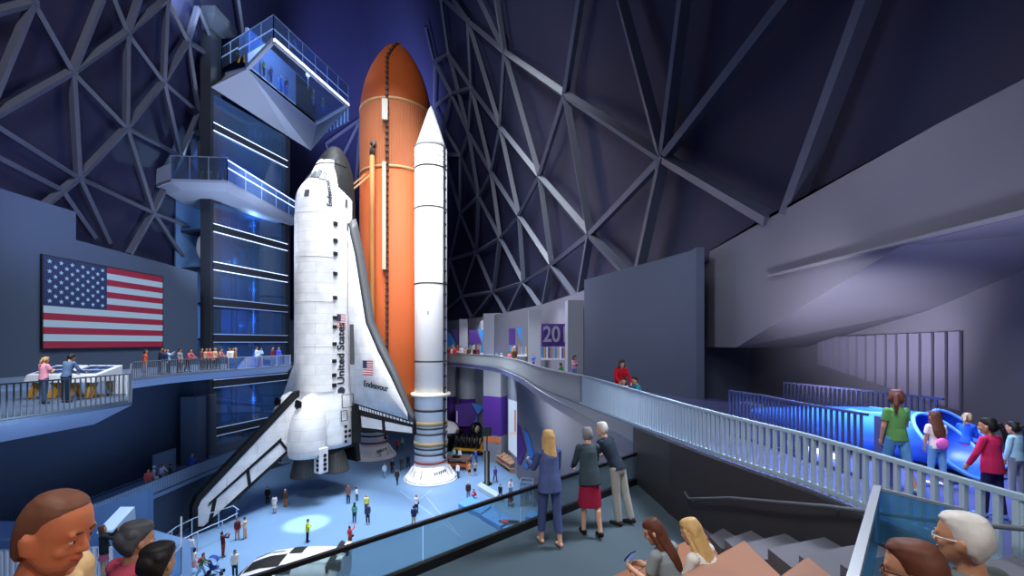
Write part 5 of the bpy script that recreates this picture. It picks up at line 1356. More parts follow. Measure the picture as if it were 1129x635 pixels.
def hairshape(mb, c, M, k, style, up):
    f = lambda x, y, z: c + M @ (V((x, y, z)) * k)
    e = lambda p, r, s=16, q=10: mb.ell(f(*p), tuple(t * k for t in r), s, q, M)
    def lock(rows, seg=14): mb.loft([[f(rx * cos(2 * pi * q / seg), ry * sin(2 * pi * q / seg) + y, z) for q in range(seg)] for z, y, rx, ry in rows])
    if style == 'bald': return
    seg = 28
    def shell(dl, rows):
        out_ = []
        for zz, yb, yf, w in rows:
            zz2 = zz + (dl if zz > .09 else 0); yb2, yf2, w2 = yb - dl, yf + dl * (.6 if zz > .07 else .15), w + dl * (1 if zz > -.05 else .6)
            rg = []
            for q in range(seg):
                a = 2 * pi * q / seg; cx_, sy = cos(a), sin(a); ym = yb2 + (yf2 - yb2) * .46; pw = 2.3 if sy > 0 else 2.1
                r = (abs(cx_) ** pw + abs(sy) ** pw) ** (-1 / pw)
                rg.append(f(w2 * cx_ * r, ym + (yf2 - ym if sy > 0 else ym - yb2) * sy * r, zz2))
            out_.append(rg)
        mb.loft(out_)
    HB = [(.118, -.032, .012, .022), (.112, -.052, .040, .043), (.100, -.072, .062, .058), (.080, -.087, .077, .069), (.065, -.092, .070, .073), (.045, -.096, .050, .076), (.025, -.097, .030, .0775), (.005, -.095, .006, .077),
          (-.015, -.090, -.024, .076), (-.035, -.082, -.030, .0735), (-.055, -.070, -.032, .068), (-.078, -.056, -.034, .055)]
    HBS = [(.118, -.032, .012, .022), (.112, -.052, .036, .043), (.100, -.072, .054, .058), (.080, -.087, .062, .069), (.065, -.092, .057, .073), (.045, -.096, .050, .076), (.025, -.097, .044, .0775), (.005, -.095, .034, .077),
           (-.015, -.090, .024, .076), (-.035, -.082, .010, .0735), (-.055, -.070, -.028, .068), (-.078, -.056, -.034, .055)]
    if style == 'buzz': shell(.0045, HBS); return
    if style in ('short', 'part'):
        shell(.012, HBS); e((.012, .022, .100), (.060, .056, .026)); e((-.03, .03, .098), (.035, .046, .02)); return
    if style == 'puffy':
        shell(.024, HB); e((.02, .02, .108), (.064, .06, .03)); e((-.05, -.03, .09), (.05, .06, .04)); e((.06, -.05, .06), (.04, .05, .05)); e((0, -.1, .03), (.06, .035, .06)); return
    if style == 'cap':
        shell(.010, HB); e((0, -.012, .060), (.092, .104, .078)); e((0, .112, .052), (.060, .055, .010)); return
    shell(.014, HB); e((.010, .024, .100), (.060, .054, .024))
    if style in ('long', 'longwavy'):
        lock([(.06, -.03, .085, .075), (-.04, -.045, .092, .070), (-.14, -.065, .100, .052), (-.26, -.085, .105, .045), (-.36, -.09, .085, .036), (-.41, -.09, .045, .022)])
        for sx in (-1, 1): capsule(mb, f(sx * .074, .015, .03), f(sx * .082, -.02, -.16), .024 * k, .026 * k)
    elif style == 'bob':
        lock([(.06, -.03, .088, .078), (-.05, -.04, .095, .074), (-.13, -.045, .090, .062), (-.16, -.045, .07, .05)])
    elif style == 'pony':
        e((0, -.045, -.02), (.080, .066, .06)); e((0, -.118, .045), (.028, .026, .028)); capsule(mb, f(0, -.125, .04), f(0, -.165, -.09), .032 * k, .030 * k); capsule(mb, f(0, -.165, -.09), f(0, -.145, -.22), .030 * k, .012 * k)
    elif style == 'bun':
        e((0, -.045, -.02), (.080, .066, .06)); e((0, -.10, .085), (.042, .042, .042))
_pm = {}; LAST = {}
VOX = {0: .030, 1: .017, 2: .0075}
def blob(key, fn, vox, sm=2):
    if key in _pm: return _pm[key]
    mb = MB(); fn(mb); me = mb.mesh('figure_mesh'); _pm[key] = (me, vox, sm); return _pm[key]
def part(name, key, fn, vox, m, parent, sm=2):
    me, vox, sm = blob(key, fn, vox, sm)
    o = bpy.data.objects.new(name, me); C.objects.link(o); o.parent = parent
    if not me.materials: me.materials.append(None)
    o.material_slots[0].link = 'OBJECT'; o.material_slots[0].material = m
    r = o.modifiers.new('surface', 'REMESH'); r.mode = 'VOXEL'; r.voxel_size = vox; r.use_smooth_shade = True
    if sm:
        s = o.modifiers.new('soften', 'SMOOTH'); s.factor = .5; s.iterations = sm
    return o
def cm(c, rough=.8, kind='cloth'): return mat('%s_%02x%02x%02x' % ((kind,) + tuple(c)), c, rough, spec=.2)
GREYJ = (70, 72, 78)
def person(loc, rot, label, top=(120, 120, 130), bot=(60, 64, 78), skin='tan', hair=('brown', 'short'), pose='stand', h=1.72, shoes=(40, 38, 40), sleeve='long', legs='trousers', girl=False,
           detail=0, cat='person', child=False, group=None, glasses=None, beard=None, bag=None, coat=False, name='person', pitch=None):
    p = POSES[pose] if isinstance(pose, str) else pose; pk = pose if isinstance(pose, str) else pose.uid
    sc = h / 1.72
    slim = .9 if girl else 1.0; hk = 1.22 if child else 1.0
    j = joints(p, slim); T, up = j['T'], j['up']; HM = j['HM']
    if detail == 2 or child: j['hc'] = j['nb'] + HM @ V((0, .022, .168 * (.5 + .5 * hk)))
    drop = j['drop'] if pose not in ('sit', 'sit2') and not getattr(p, 'seated', False) else 0.80
    root = thing(name, label, cat, V(loc), R(rot), group, sc)
    base = V((0, 0, drop))
    K = (pk, girl, child, detail)
    vx = VOX[detail]
    z = lambda q: V(q) - base
    upz = lambda x, y, zz: z(up(x, y, zz))
    def body(mb):
        torso(mb, upz, [(.84, .10, .085, 0), (.90, .145, .10, 0), (.98, .140, .10, 0), (1.08, .118, .088, 0), (1.20, .135 * slim, .10, 0), (1.31, .155 * slim, .105, 0), (1.385, .150 * slim, .085, 0), (1.43, .075, .06, 0)])
        capsule(mb, upz(0, -.01, 1.39), z(j['hc']) + HM @ V((0, -.012, -.05)), .056, .050)
        headshape(mb, z(j['hc']), HM, hk, detail)
        for sd, n in ((-1, 'L'), (1, 'R')):
            capsule(mb, z(j['sh' + n]), z(j['el' + n]), .048, .038); capsule(mb, z(j['el' + n]), z(j['wr' + n]), .038, .024)
            hand(mb, z(j['wr' + n]), j['fd' + n], sd, T, detail)
            capsule(mb, z(j['h' + n]), z(j['k' + n]), .080, .052); capsule(mb, z(j['k' + n]), z(j['a' + n]), .052, .034)
            capsule(mb, z(j['k' + n]).lerp(z(j['a' + n]), .25) - j['ft' + n] * .012, z(j['k' + n]).lerp(z(j['a' + n]), .5), .050, .042)
            a = z(j['a' + n]); fd = j['ft' + n]; dn = fd.cross(V((1, 0, 0))); dn = -dn if dn.z > 0 else dn
            capsule(mb, a + dn * .035 - fd * .03, a + dn * .048 + fd * .13, .032, .026)
    m_skin = mat('skin_' + skin, SK[skin], .55, spec=.3, noise=.06, nscale=14)
    part('body', ('body',) + K, body, vx, m_skin, root, 2 if detail < 2 else 1)
    off = .016 if detail < 2 else .012
    def shirt(mb):
        hem = .80 if coat else .87
        w = .02 if coat else 0
        rows = [(hem, .158 + w + off, .112 + off + w, 0), (.92, .150 + off + w, .108 + off + w, 0), (1.0, .142 + off + w, .103 + off + w, 0), (1.08, .124 + off + w, .092 + off + w, 0), (1.20, .138 * slim + off + w, .104 + off, 0), (1.31, .158 * slim + off, .108 + off, 0), (1.385, .152 * slim + off, .086 + off, 0), (1.425, .088 + off, .07 + off * .5, 0), (1.448, .06 + off, .052 + off, 0)]
        torso(mb, upz, rows)
        for n in 'LR':
            s, e, w_ = z(j['sh' + n]), z(j['el' + n]), z(j['wr' + n])
            mb.ell(s, (.050 + off, .052 + off, .05 + off), 12, 8)
            if sleeve == 'none': continue
            if sleeve == 'short': mb.tube([s, s.lerp(e, .62)], [.050 + off, .052 + off], 12); continue
            capsule(mb, s, e, .049 + off, .040 + off); mb.tube([e, e.lerp(w_, .5), w_], [.040 + off, .036 + off, .030 + off], 12)
    part('jacket' if coat else 'shirt', ('shirt', sleeve, coat) + K, shirt, vx, cm(top), root, 2 if detail < 2 else 3)
    def trousers(mb):
        torso(mb, lambda x, y, zz: z(V((x, y, zz))), [(.80, .12, .095, 0), (.86, .150 + off, .105 + off * .6, 0), (.93, .146 + off * .6, .104 + off * .5, 0)])
        torso(mb, upz, [(.90, .148 + off * .6, .104 + off * .5, 0), (1.0, .136 + off * .6, .098 + off * .5, 0), (1.05, .124 + off * .6, .09 + off * .5, 0)])
        for n in 'LR':
            hh, k, a = z(j['h' + n]), z(j['k' + n]), z(j['a' + n])
            if legs == 'shorts': capsule(mb, hh, hh.lerp(k, .3), .088, .084); mb.tube([hh.lerp(k, .2), hh.lerp(k, .98)], [.086, .072], 14); continue
            capsule(mb, hh, k, .082 + off * .6, .056 + off)
            if legs == 'capri': mb.tube([k, k.lerp(a, .68)], [.056 + off, .048 + off], 14); continue
            mb.tube([k, k.lerp(a, .35), a.lerp(k, .02)], [.056 + off, .054 + off, .046 + off], 14)
    def skirt(mb):
        zl = .46 if legs == 'skirt' else (.60 if legs == 'miniskirt' else .30)
        seg = 20; w = .19 if legs != 'longskirt' else .19
        mb.loft([[z(V((rx * cos(2 * pi * q / seg), ry * sin(2 * pi * q / seg) + yo, zz))) for q in range(seg)] for zz, rx, ry, yo in ((zl, w + .01, w * .80 + .02, 0), (.62 if zl < .6 else .7, w, w * .78, 0), (.82, .162, .122, 0), (.90, .146, .106, 0), (.96, .12, .09, 0.0))])
    if legs in ('skirt', 'miniskirt', 'longskirt'): part('skirt', ('skirt', legs) + K, skirt, vx, cm(bot), root)
    else: part('shorts' if legs == 'shorts' else 'trousers', ('tr', legs) + K, trousers, vx, cm(bot), root)
    if hair[1] != 'bald':
        def hr(mb): hairshape(mb, z(j['hc']), HM, hk, hair[1], up)
        part('hair', ('hair', hair[1]) + K, hr, vx * (.8 if detail else .9), mat('hair_' + hair[0], HR[hair[0]], .6, noise=.3, nscale=18), root, 2)
    if shoes is not None:
        for n in 'LR':
            def shoe(mb, n=n):
                a = z(j['a' + n]); fd = j['ft' + n]; dn = fd.cross(V((1, 0, 0))); dn = -dn if dn.z > 0 else dn
                capsule(mb, a + dn * .035 - fd * .035, a + dn * .045 + fd * .05, .040, .038); capsule(mb, a + dn * .045 + fd * .05, a + dn * .05 + fd * .145, .040, .031)
            part('shoe', ('shoe', n) + K, shoe, vx * .9, cm(shoes, .6, 'leather'), root)
    if detail >= 1:       # eyes, brows and lips
        f = lambda x, y, zz: z(j['hc']) + HM @ (V((x, y, zz)) * hk)
        for sx in (-1, 1):
            mb = MB(); mb.mat(0, True).ell(f(sx * .031, .0735, .005), (.0115 * hk, .0115 * hk, .0085 * hk), 12, 8, HM); mb.mat(1).ell(f(sx * .031, .0820, .005), (.0052 * hk, .0040 * hk, .0055 * hk), 10, 6, HM)
            mb.build('eye', [mat('eye_white', (214, 208, 200), .3), mat('eye_dark', (30, 22, 18), .25)], root, local=True)
            mb = MB(); mb.mat(0, True).tube([f(sx * .014, .0885, .029), f(sx * .030, .0885, .0345), f(sx * .046, .077, .029)], [.003 * hk, .0042 * hk, .002 * hk], 6); mb.build('eyebrow', mat('brow_' + hair[0], tuple(int(q * .75) for q in HR[hair[0]]), .7), root, local=True)
        mb = MB(); mb.mat(0, True).tube([f(-.023, .0805, -.0535), f(-.009, .0915, -.0565), f(0, .0935, -.058), f(.009, .0915, -.0565), f(.023, .0805, -.0535)], [.002 * hk, .0048 * hk, .0052 * hk, .0048 * hk, .002 * hk], 8); mb.build('lips', mat('lips_' + skin, tuple(int(q * w) for q, w in zip(SK[skin], (.82, .62, .62))), .5), root, local=True)
    if beard:
        f = lambda x, y, zz: z(j['hc']) + HM @ (V((x, y, zz)) * hk)
        def brd(mb):
            rows = [(.0, -.035, -.005, .0775), (-.025, -.04, .015, .0755), (-.050, -.04, .03, .0715), (-.066, -.03, .060, .0665), (-.078, -.02, .083, .061), (-.092, -.01, .0815, .0535), (-.106, .01, .078, .041), (-.119, .03, .066, .024)]
            rr = []
            for zz, yb, yf, w in rows:
                rg = []
                for q in range(28):
                    a = 2 * pi * q / 28; cx_, sy = cos(a), sin(a); ym = yb + (yf - yb) * .46; r = (abs(cx_) ** 2.3 + abs(sy) ** 2.3) ** (-1 / 2.3)
                    rg.append(f((w + .002) * cx_ * r, ym + (yf - ym if sy > 0 else ym - yb) * sy * r, zz))
                rr.append(rg)
            mb.loft(rr)
        part('beard', ('beard',) + K, brd, .0055, mat('stubble', beard, .6), root, 1)
    if glasses:
        f = lambda x, y, zz: z(j['hc']) + HM @ (V((x, y, zz)) * hk)
        mb = MB(); mb.smooth = True
        for sx in (-1, 1):
            mb.tube([f(sx * .032 + .022 * cos(t), .096 - .06 * abs(.022 * cos(t) * sx + .0), .002 + .017 * sin(t)) for t in [2 * pi * q / 16 for q in range(17)]], .0022, 6)
            mb.tube([f(sx * .054, .094, .006), f(sx * .078, .06, .008), f(sx * .083, -.012, .010), f(sx * .082, -.03, -.008)], .003, 6)
        mb.tube([f(-.010, .100, .006), f(.010, .100, .006)], .0025, 6)
        mb.build('eyeglasses', mat('glasses_%02x' % glasses[0], glasses, .3), root, local=True)
    LAST.clear(); LAST.update({n: root.location + Matrix.Rotation(R(rot), 3, 'Z') @ (z(j[n]) * sc) for n in ('wrL', 'wrR', 'hc')})
    if bag:
        kind, col = bag
        mb = MB(); mb.smooth = True
        if kind == 'backpack':
            mb.ell(upz(0, -.165, 1.22), (.13, .075, .19), 14, 10, T)
            for sx in (-.09, .09): mb.tube([upz(sx, -.12, 1.40), upz(sx, .0, 1.465), upz(sx, .13, 1.36), upz(sx, .13, 1.18), upz(sx, -.1, 1.08)], .014, 6)
        else:
            mb.ell(upz(.20, .06, .93), (.06, .12, .11), 12, 8)
            mb.tube([upz(.20, .06, 1.02), upz(.06, .14, 1.25), upz(-.12, .02, 1.46), upz(-.02, -.14, 1.25), upz(.19, -.02, 1.0)], .011, 6)
        mb.build(kind if kind == 'backpack' else 'shoulder_bag', cm(col), root, local=True)
    root['pose_key'] = str(pk); del root['pose_key']
    return root
def at(px, Y, zf): return V((XY(px, Y), Y, zf))

# ---------------- visitors on the hall floor (feet pixel gives the spot)
def onfloor(px, py, rot, label, **k): return person(G(px, py, 0.0), rot, label, group='visitors on the hall floor', **k)
B_, W_, N_ = (28, 28, 32), (226, 226, 230), (40, 46, 72)
onfloor(295, 556, 200, 'person in black jacket and white shirt standing nearest the shuttle fin', top=B_, bot=B_, hair=('brown', 'short'), coat=True)
onfloor(302.7, 566, 20, 'person in pale grey coat with a black shoulder bag beneath the shuttle engines', top=(206, 206, 212), bot=(200, 190, 170), hair=('black', 'bob'), coat=True, bag=('bag', B_), girl=True, legs='skirt')
onfloor(314.4, 559, 10, 'white haired person in brown jacket and mustard trousers', top=(96, 62, 46), bot=(178, 120, 48), hair=('white', 'short'), coat=True, pose='stand2')
onfloor(339, 597.6, -70, 'attendant in a bright yellow jacket and black trousers in the pool of light', top=(206, 218, 50), bot=B_, hair=('brown', 'short'), pose='folded', coat=True, h=1.8)
onfloor(384, 555, 190, 'person in grey brown coat and jeans with a dark backpack', top=(122, 100, 98), bot=(50, 60, 86), hair=('brown', 'short'), bag=('backpack', (60, 60, 66)), coat=True, h=1.85)
onfloor(393.5, 552, 60, 'small child in white top holding out an arm beside the grey brown coat', top=W_, bot=(60, 74, 100), hair=('brown', 'short'), child=True, h=1.3, pose='reach')
onfloor(390.7, 576, 5, 'person in teal green top and dark trousers seen from behind', top=(96, 160, 146), bot=(44, 74, 80), hair=('black', 'long'), girl=True, bag=('bag', (170, 200, 190)))
onfloor(404, 566, 15, 'person in pale yellow top standing behind the navy vest', top=(226, 220, 120), bot=(70, 80, 100), hair=('sand', 'short'))
onfloor(405.5, 577.5, 195, 'person in white shirt and navy vest next to the pale yellow top', top=(60, 64, 96), bot=N_, hair=('black', 'short'), pose='stand2', coat=True, shoes=W_)
onfloor(386, 604, -15, 'person in coral red jacket raising a hand to take a photo', top=(226, 84, 76), bot=(140, 70, 50), hair=('black', 'short'), pose='wave', legs='shorts', bag=('bag', B_), h=1.68)
onfloor(424, 526.6, 185, 'person in pale blue jacket and jeans walking in front of the far booster skirt', top=(170, 200, 226), bot=(130, 150, 180), hair=('brown', 'short'), pose='walk', coat=True)
onfloor(432.5, 522, 182, 'person in black overcoat walking behind the man in the open black suit', top=B_, bot=B_, hair=('grey', 'short'), pose='stand', coat=True)
onfloor(437.8, 534, 178, 'man in open black suit and white shirt walking forward', top=(48, 48, 54), bot=(34, 34, 40), hair=('black', 'short'), pose='walk', coat=True)
onfloor(442.8, 519, 186, 'person in dark olive jacket walking in the middle of the group by the booster', top=(60, 58, 52), bot=(64, 70, 86), hair=('grey', 'short'), pose='walk2', coat=True)
onfloor(450, 516, 180, 'person in dark blue coat walking closest to the booster skirt', top=(44, 50, 74), bot=(40, 46, 64), hair=('black', 'short'), pose='walk2', coat=True)
onfloor(438, 497, 175, 'person in red jacket farthest back between the two booster skirts', top=(190, 44, 52), bot=(50, 50, 60), hair=('black', 'short'), coat=True)
onfloor(443.5, 495, 195, 'person in green and white top farthest back beside the red jacket', top=(120, 180, 140), bot=(80, 90, 110), hair=('sand', 'short'), girl=True)
onfloor(456, 580, 12, 'person in navy top and khaki trousers by the landing glass line', top=(46, 50, 80), bot=(196, 180, 148), hair=('black', 'short'), pose='stand2', coat=True)
onfloor(459, 566, 8, 'person in white shirt with black shoulder bag behind the khaki trousers', top=W_, bot=N_, hair=('sand', 'cap'), bag=('bag', B_))
onfloor(261.5, 595, 240, 'person in dark red jacket and tan trousers facing a companion in tan', top=(96, 38, 44), bot=(214, 164, 134), hair=('brown', 'short'), coat=True)
onfloor(270, 594, 100, 'person in all tan outfit facing the dark red jacket', top=(222, 186, 150), bot=(220, 172, 140), hair=('brown', 'short'), pose='folded', bag=('bag', GREYJ))
onfloor(246, 614, -30, 'person in maroon shirt and rust trousers holding a camera up at the shuttle', top=(86, 34, 36), bot=(140, 56, 40), hair=('black', 'short'), pose='photo', h=1.85)
onfloor(259, 636, 200, 'black haired woman in white jacket and dark trousers by the crew cabin', top=(228, 226, 210), bot=(50, 60, 66), hair=('black', 'bob'), girl=True, coat=True, h=1.8)
onfloor(210.5, 617, -10, 'brown haired person in white shirt by the guard rail', top=W_, bot=(120, 160, 210), hair=('brown', 'short'))
onfloor(214, 632, -35, 'black haired woman in white top and pink patterned skirt', top=(222, 216, 206), bot=(214, 150, 160), hair=('black', 'bob'), legs='skirt', girl=True, pose='walk2')
onfloor(221.5, 638, -60, 'person with a red backpack pushing the blue pushchair', top=(84, 110, 74), bot=(130, 170, 196), hair=('brown', 'short'), bag=('backpack', (206, 50, 72)), pose='push', girl=True)
onfloor(193, 617, -60, 'child in white and blue leaning at the guard rail end', top=W_, bot=(50, 110, 210), hair=('brown', 'short'), child=True, h=1.25, pose='reach')
onfloor(516.3, 551, 185, 'white haired person in dark brown jacket and jeans by the pale bench', top=(58, 44, 50), bot=(110, 140, 184), hair=('white', 'short'), coat=True, h=1.8)
onfloor(524.5, 549, 120, 'crouching child in red beside the white haired person in brown', top=(206, 52, 70), bot=(190, 60, 70), hair=('brown', 'short'), child=True, h=1.3, pose='crouch')
onfloor(546, 531, 200, 'person in violet blue jacket walking past the black sign post', top=(72, 62, 166), bot=(44, 44, 70), hair=('brown', 'short'), pose='walk', bag=('bag', (206, 120, 80)), coat=True)
onfloor(551.7, 552.5, 160, 'person in black jacket and grey trousers striding beside the white hoodie', top=(34, 32, 42), bot=(110, 112, 130), hair=('black', 'short'), pose='walk2', coat=True)
onfloor(563, 546, 180, 'person in white hoodie pushing a child in a pushchair', top=(216, 210, 220), bot=(80, 80, 110), hair=('brown', 'short'), pose='push', coat=True)
onfloor(517.7, 525.5, 210, 'person in tan top and black shorts by the brown work table', top=(206, 150, 120), bot=B_, hair=('black', 'bob'), legs='shorts', girl=True, sleeve='short', shoes=W_)
onfloor(523.8, 524.5, 5, 'person in grey shirt and black shorts seen from behind by the work table', top=(150, 150, 146), bot=B_, hair=('sand', 'short'), legs='shorts', sleeve='short')
onfloor(553, 514, 20, 'child in bright pink by the corner of the long display bench', top=(222, 50, 90), bot=(120, 50, 70), hair=('brown', 'short'), child=True, h=1.25)
onfloor(525, 510, 40, 'person in blue overalls standing at the yellow wheel trolley', top=(58, 90, 180), bot=(52, 76, 150), hair=('brown', 'short'), pose='reach')
onfloor(505, 527, 150, 'person in white coat half hidden beside the booster skirt', top=(220, 226, 232), bot=(60, 80, 120), hair=('brown', 'short'), coat=True)
onfloor(500.5, 508, 170, 'dark haired person in pale green top behind the brown work table', top=(150, 190, 180), bot=(70, 90, 120), hair=('brown', 'short'))
onfloor(507, 509, 190, 'fair person in white top behind the brown work table', top=W_, bot=(90, 100, 130), hair=('sand', 'short'), girl=True)
onfloor(519, 515, -40, 'person in blue shirt beside the yellow trolley end', top=(60, 100, 200), bot=(40, 60, 110), hair=('brown', 'short'), pose='reach')
# the person lying on the blue lounge
lz = person(G(560, 578, .45) + V((-.2, 0, .12)), -90, 'person in red shirt and black trousers lying on the blue lounge', top=(212, 54, 76), bot=B_, hair=('brown', 'short'), group='visitors on the hall floor')
lz.rotation_euler = (R(-90), 0, R(100)); lz.location = G(567, 577, .45) + V((.4, -.1, .14))
lz.rotation_euler = Matrix.Rotation(R(-80), 3, 'Z').to_4x4().to_euler() if False else (R(-90), 0, R(78))

# ---------------- pushchairs
def pushchair(loc, rz, lab, col, s=1.0):
    t = thing('pushchair', lab, 'pushchair', loc, R(rz), scale=s)
    mk = mat('pushchair_frame', (40, 42, 48), .4); b = lambda nm, mb, m: mb.build(nm, m, t, local=True)
    for x in (-.24, .24):
        b('frame_tube', MB().mat(0, True).tube([(x, -.62, 1.0), (x, -.45, .92), (x, .0, .45), (x, .48, .12)], .02, 6), mk); b('frame_tube', MB().tube([(x, -.35, .12), (x, -.05, .5), (x, .2, .62)], .02, 6), mk)
        for y, r in ((-.35, .14), (.48, .11)): b('wheel', MB().mat(0, True).lathe((x - .025, y, r), [(.03, 0), (r, 0), (r, .05), (.03, .05)], 16, axis=(1, 0, 0)), m_black)
    b('push_handle', MB().tube([(-.24, -.62, 1.0), (.24, -.62, 1.0)], .022, 6), mk)
    b('seat', MB().box((0, .02, .48), (.44, .44, .08)), cm(col)); b('backrest', MB().box((0, -.2, .72), (.44, .08, .52), M=rotx(18)), cm(col))
    mb = MB(); mb.mat(0, True).lathe((-.23, -.12, .92), [(.34, 0), (.34, .46)], 16, axis=(1, 0, 0), a0=R(-10), a1=R(120), cap=False); b('hood', mb, cm(col))
    b('footrest', MB().box((0, .42, .2), (.4, .14, .04)), mk)
    return t
pushchair(G(236, 634, 0), -70, 'blue pushchair pushed by the person with the red backpack', (46, 70, 150))
pc = pushchair(G(563, 557.5, 0), 180, 'dark pushchair pushed by the person in the white hoodie', (70, 40, 60))
person(G(563, 557.5, 0) + V((0, 0, .52)), 180, 'child in red and black sitting in the dark pushchair', top=(190, 50, 70), bot=B_, hair=('brown', 'short'), pose='sit', child=True, h=.95, group='visitors on the hall floor')

# ---------------- visitors on the walkway under the flag
def onwalk(px, Y, rot, label, **k): return person(at(px, Y, ZL), rot, label, group='visitors on the left walkway', **k)
onwalk(159.7, 26.9, -60, 'woman in orange top and patterned pale skirt alone at the walkway railing', top=(222, 92, 56), bot=(170, 160, 190), hair=('brown', 'bob'), girl=True, legs='longskirt', sleeve='short')
onwalk(177.4, 29.4, -80, 'man in dark jacket, first of the trio nearest the orange top', top=(38, 40, 54), bot=(50, 54, 70), hair=('black', 'short'), coat=True, h=1.8)
onwalk(180.8, 29.0, -100, 'person in navy top and pale jeans in the middle of the trio', top=(40, 52, 92), bot=(150, 170, 200), hair=('black', 'short'))
onwalk(185.4, 29.6, -70, 'person in light blue shirt raising a camera, last of the trio', top=(150, 180, 222), bot=(40, 44, 60), hair=('brown', 'short'), pose='photo')
onwalk(198, 30.6, -90, 'person in grey top and burgundy trousers at the walkway railing', top=(150, 140, 150), bot=(104, 48, 66), hair=('black', 'puffy'), girl=True)
onwalk(207, 31.3, -95, 'person in rose red shirt bending over the walkway railing', top=(202, 96, 106), bot=(60, 50, 66), hair=('brown', 'short'), pose='rail')
onwalk(222, 33.2, -80, 'person in dark red brown jacket before the tower column', top=(104, 60, 62), bot=(58, 54, 64), hair=('brown', 'short'), coat=True)
onwalk(226.8, 33.6, -95, 'person in tan shirt between the red brown jacket and the salmon shirt', top=(196, 160, 136), bot=(74, 70, 76), hair=('black', 'short'))
onwalk(231, 33.8, -110, 'person in salmon shirt at the walkway railing corner', top=(210, 112, 104), bot=(60, 60, 76), hair=('brown', 'short'))
onwalk(236.8, 34.2, -90, 'fair person in beige shirt beside the leaning person in dusty pink', top=(206, 176, 150), bot=(56, 58, 70), hair=('sand', 'short'))
onwalk(240.5, 34.4, -85, 'person in dusty pink leaning far over the railing', top=(190, 124, 118), bot=(64, 60, 74), hair=('brown', 'short'), pose='rail')
onwalk(252.4, 35.0, -100, 'person in white top with brown hair on the glass railed walkway', top=(222, 220, 222), bot=(110, 90, 84), hair=('brown', 'bob'), girl=True)
onwalk(256, 35.3, -80, 'person in white jacket and grey trousers in the middle of three', top=(230, 230, 232), bot=(150, 150, 160), hair=('black', 'short'), coat=True)
onwalk(259.3, 35.0, -60, 'person in brown jacket beside the white jacket on the walkway', top=(150, 118, 82), bot=(140, 110, 90), hair=('sand', 'short'), coat=True)
onwalk(282.5, 37.3, -70, 'person in all white leaning back at the glass railing', top=(226, 234, 240), bot=(214, 224, 234), hair=('brown', 'short'), pose='stand2', h=1.8)
onwalk(287, 37.8, -110, 'person in pale blue shirt beside the person in all white', top=(140, 180, 214), bot=(80, 110, 150), hair=('black', 'short'), pose='hold')
onwalk(300, 38.8, -90, 'person in dark red top and green trousers by the shuttle side', top=(120, 36, 46), bot=(96, 116, 84), hair=('black', 'short'))
onwalk(307, 39.2, -120, 'person in bright blue jacket and grey trousers nearest the shuttle', top=(66, 76, 190), bot=(160, 164, 170), hair=('brown', 'short'), coat=True)
# the couple at the console
person(at(48, 15.2, ZL), -8, 'fair haired woman in pink top and jeans at the white exhibit console', top=(238, 158, 178), bot=(72, 92, 122), hair=('sand', 'pony'), girl=True, sleeve='short', detail=1, pose='hold', h=1.68)
person(at(73, 15.5, ZL), -5, 'dark haired man in slate blue shirt and navy trousers at the console', top=(92, 116, 152), bot=(34, 42, 64), hair=('black', 'puffy'), detail=1, pose='reach', h=1.78)
# ---------------- low walkway
def onlow(px, X, rot, label, **k):
    Y = X * F / (px - CX); return person(V((X, Y, ZW)), rot, label, group='visitors on the low walkway', **k)
onlow(163, -27.6, -120, 'man in coral shirt and grey trousers on the low walkway', top=(232, 106, 96), bot=(120, 130, 150), hair=('black', 'short'), h=1.85)
onlow(169, -27.8, -60, 'person in white cap and grey shirt beside the coral shirt', top=(190, 192, 204), bot=(170, 176, 190), hair=('white', 'cap'), h=1.85)
onlow(172.5, -27.5, -90, 'small child in white shirt and orange shorts on the low walkway', top=W_, bot=(224, 120, 70), hair=('black', 'short'), child=True, h=1.25, legs='shorts')
onlow(177.3, -27.9, -100, 'person in white and blue shirt bending to a small child in pink', top=(200, 206, 226), bot=(70, 76, 130), hair=('auburn', 'short'), pose='rail2', h=1.8)
onlow(179.6, -27.4, -60, 'small child in pink on the low walkway', top=(238, 190, 180), bot=(230, 160, 150), hair=('sand', 'short'), child=True, h=1.15)
onlow(182.5, -27.7, -80, 'small child in blue between the pink child and the green jacket', top=(120, 150, 200), bot=(70, 84, 130), hair=('brown', 'short'), child=True, h=1.2)
onlow(188, -27.6, 120, 'boy in green jacket and black trousers on the low walkway', top=(30, 84, 62), bot=B_, hair=('auburn', 'short'), h=1.6, coat=True)
onlow(211, -27.7, -40, 'person in bright blue jacket carrying a child in red', top=(44, 96, 214), bot=(90, 130, 190), hair=('sand', 'short'), pose='hold', coat=True, h=1.8)
q = onlow(213.5, -27.45, -100, 'small child in red carried beside the bright blue jacket', top=(196, 60, 76), bot=(170, 60, 80), hair=('brown', 'short'), child=True, h=.95); q.location.z += .0
# ---------------- entry platform
pe = person(V((XY(115.5, 13.4), 13.4, ZP)), -45, 'person in black jacket and pink skirt taking a photo beside the kiosk', top=(28, 32, 38), bot=(168, 84, 104), hair=('brown', 'long'), girl=True, legs='miniskirt', pose='photo', coat=True, h=1.66, detail=1, skin='tan')
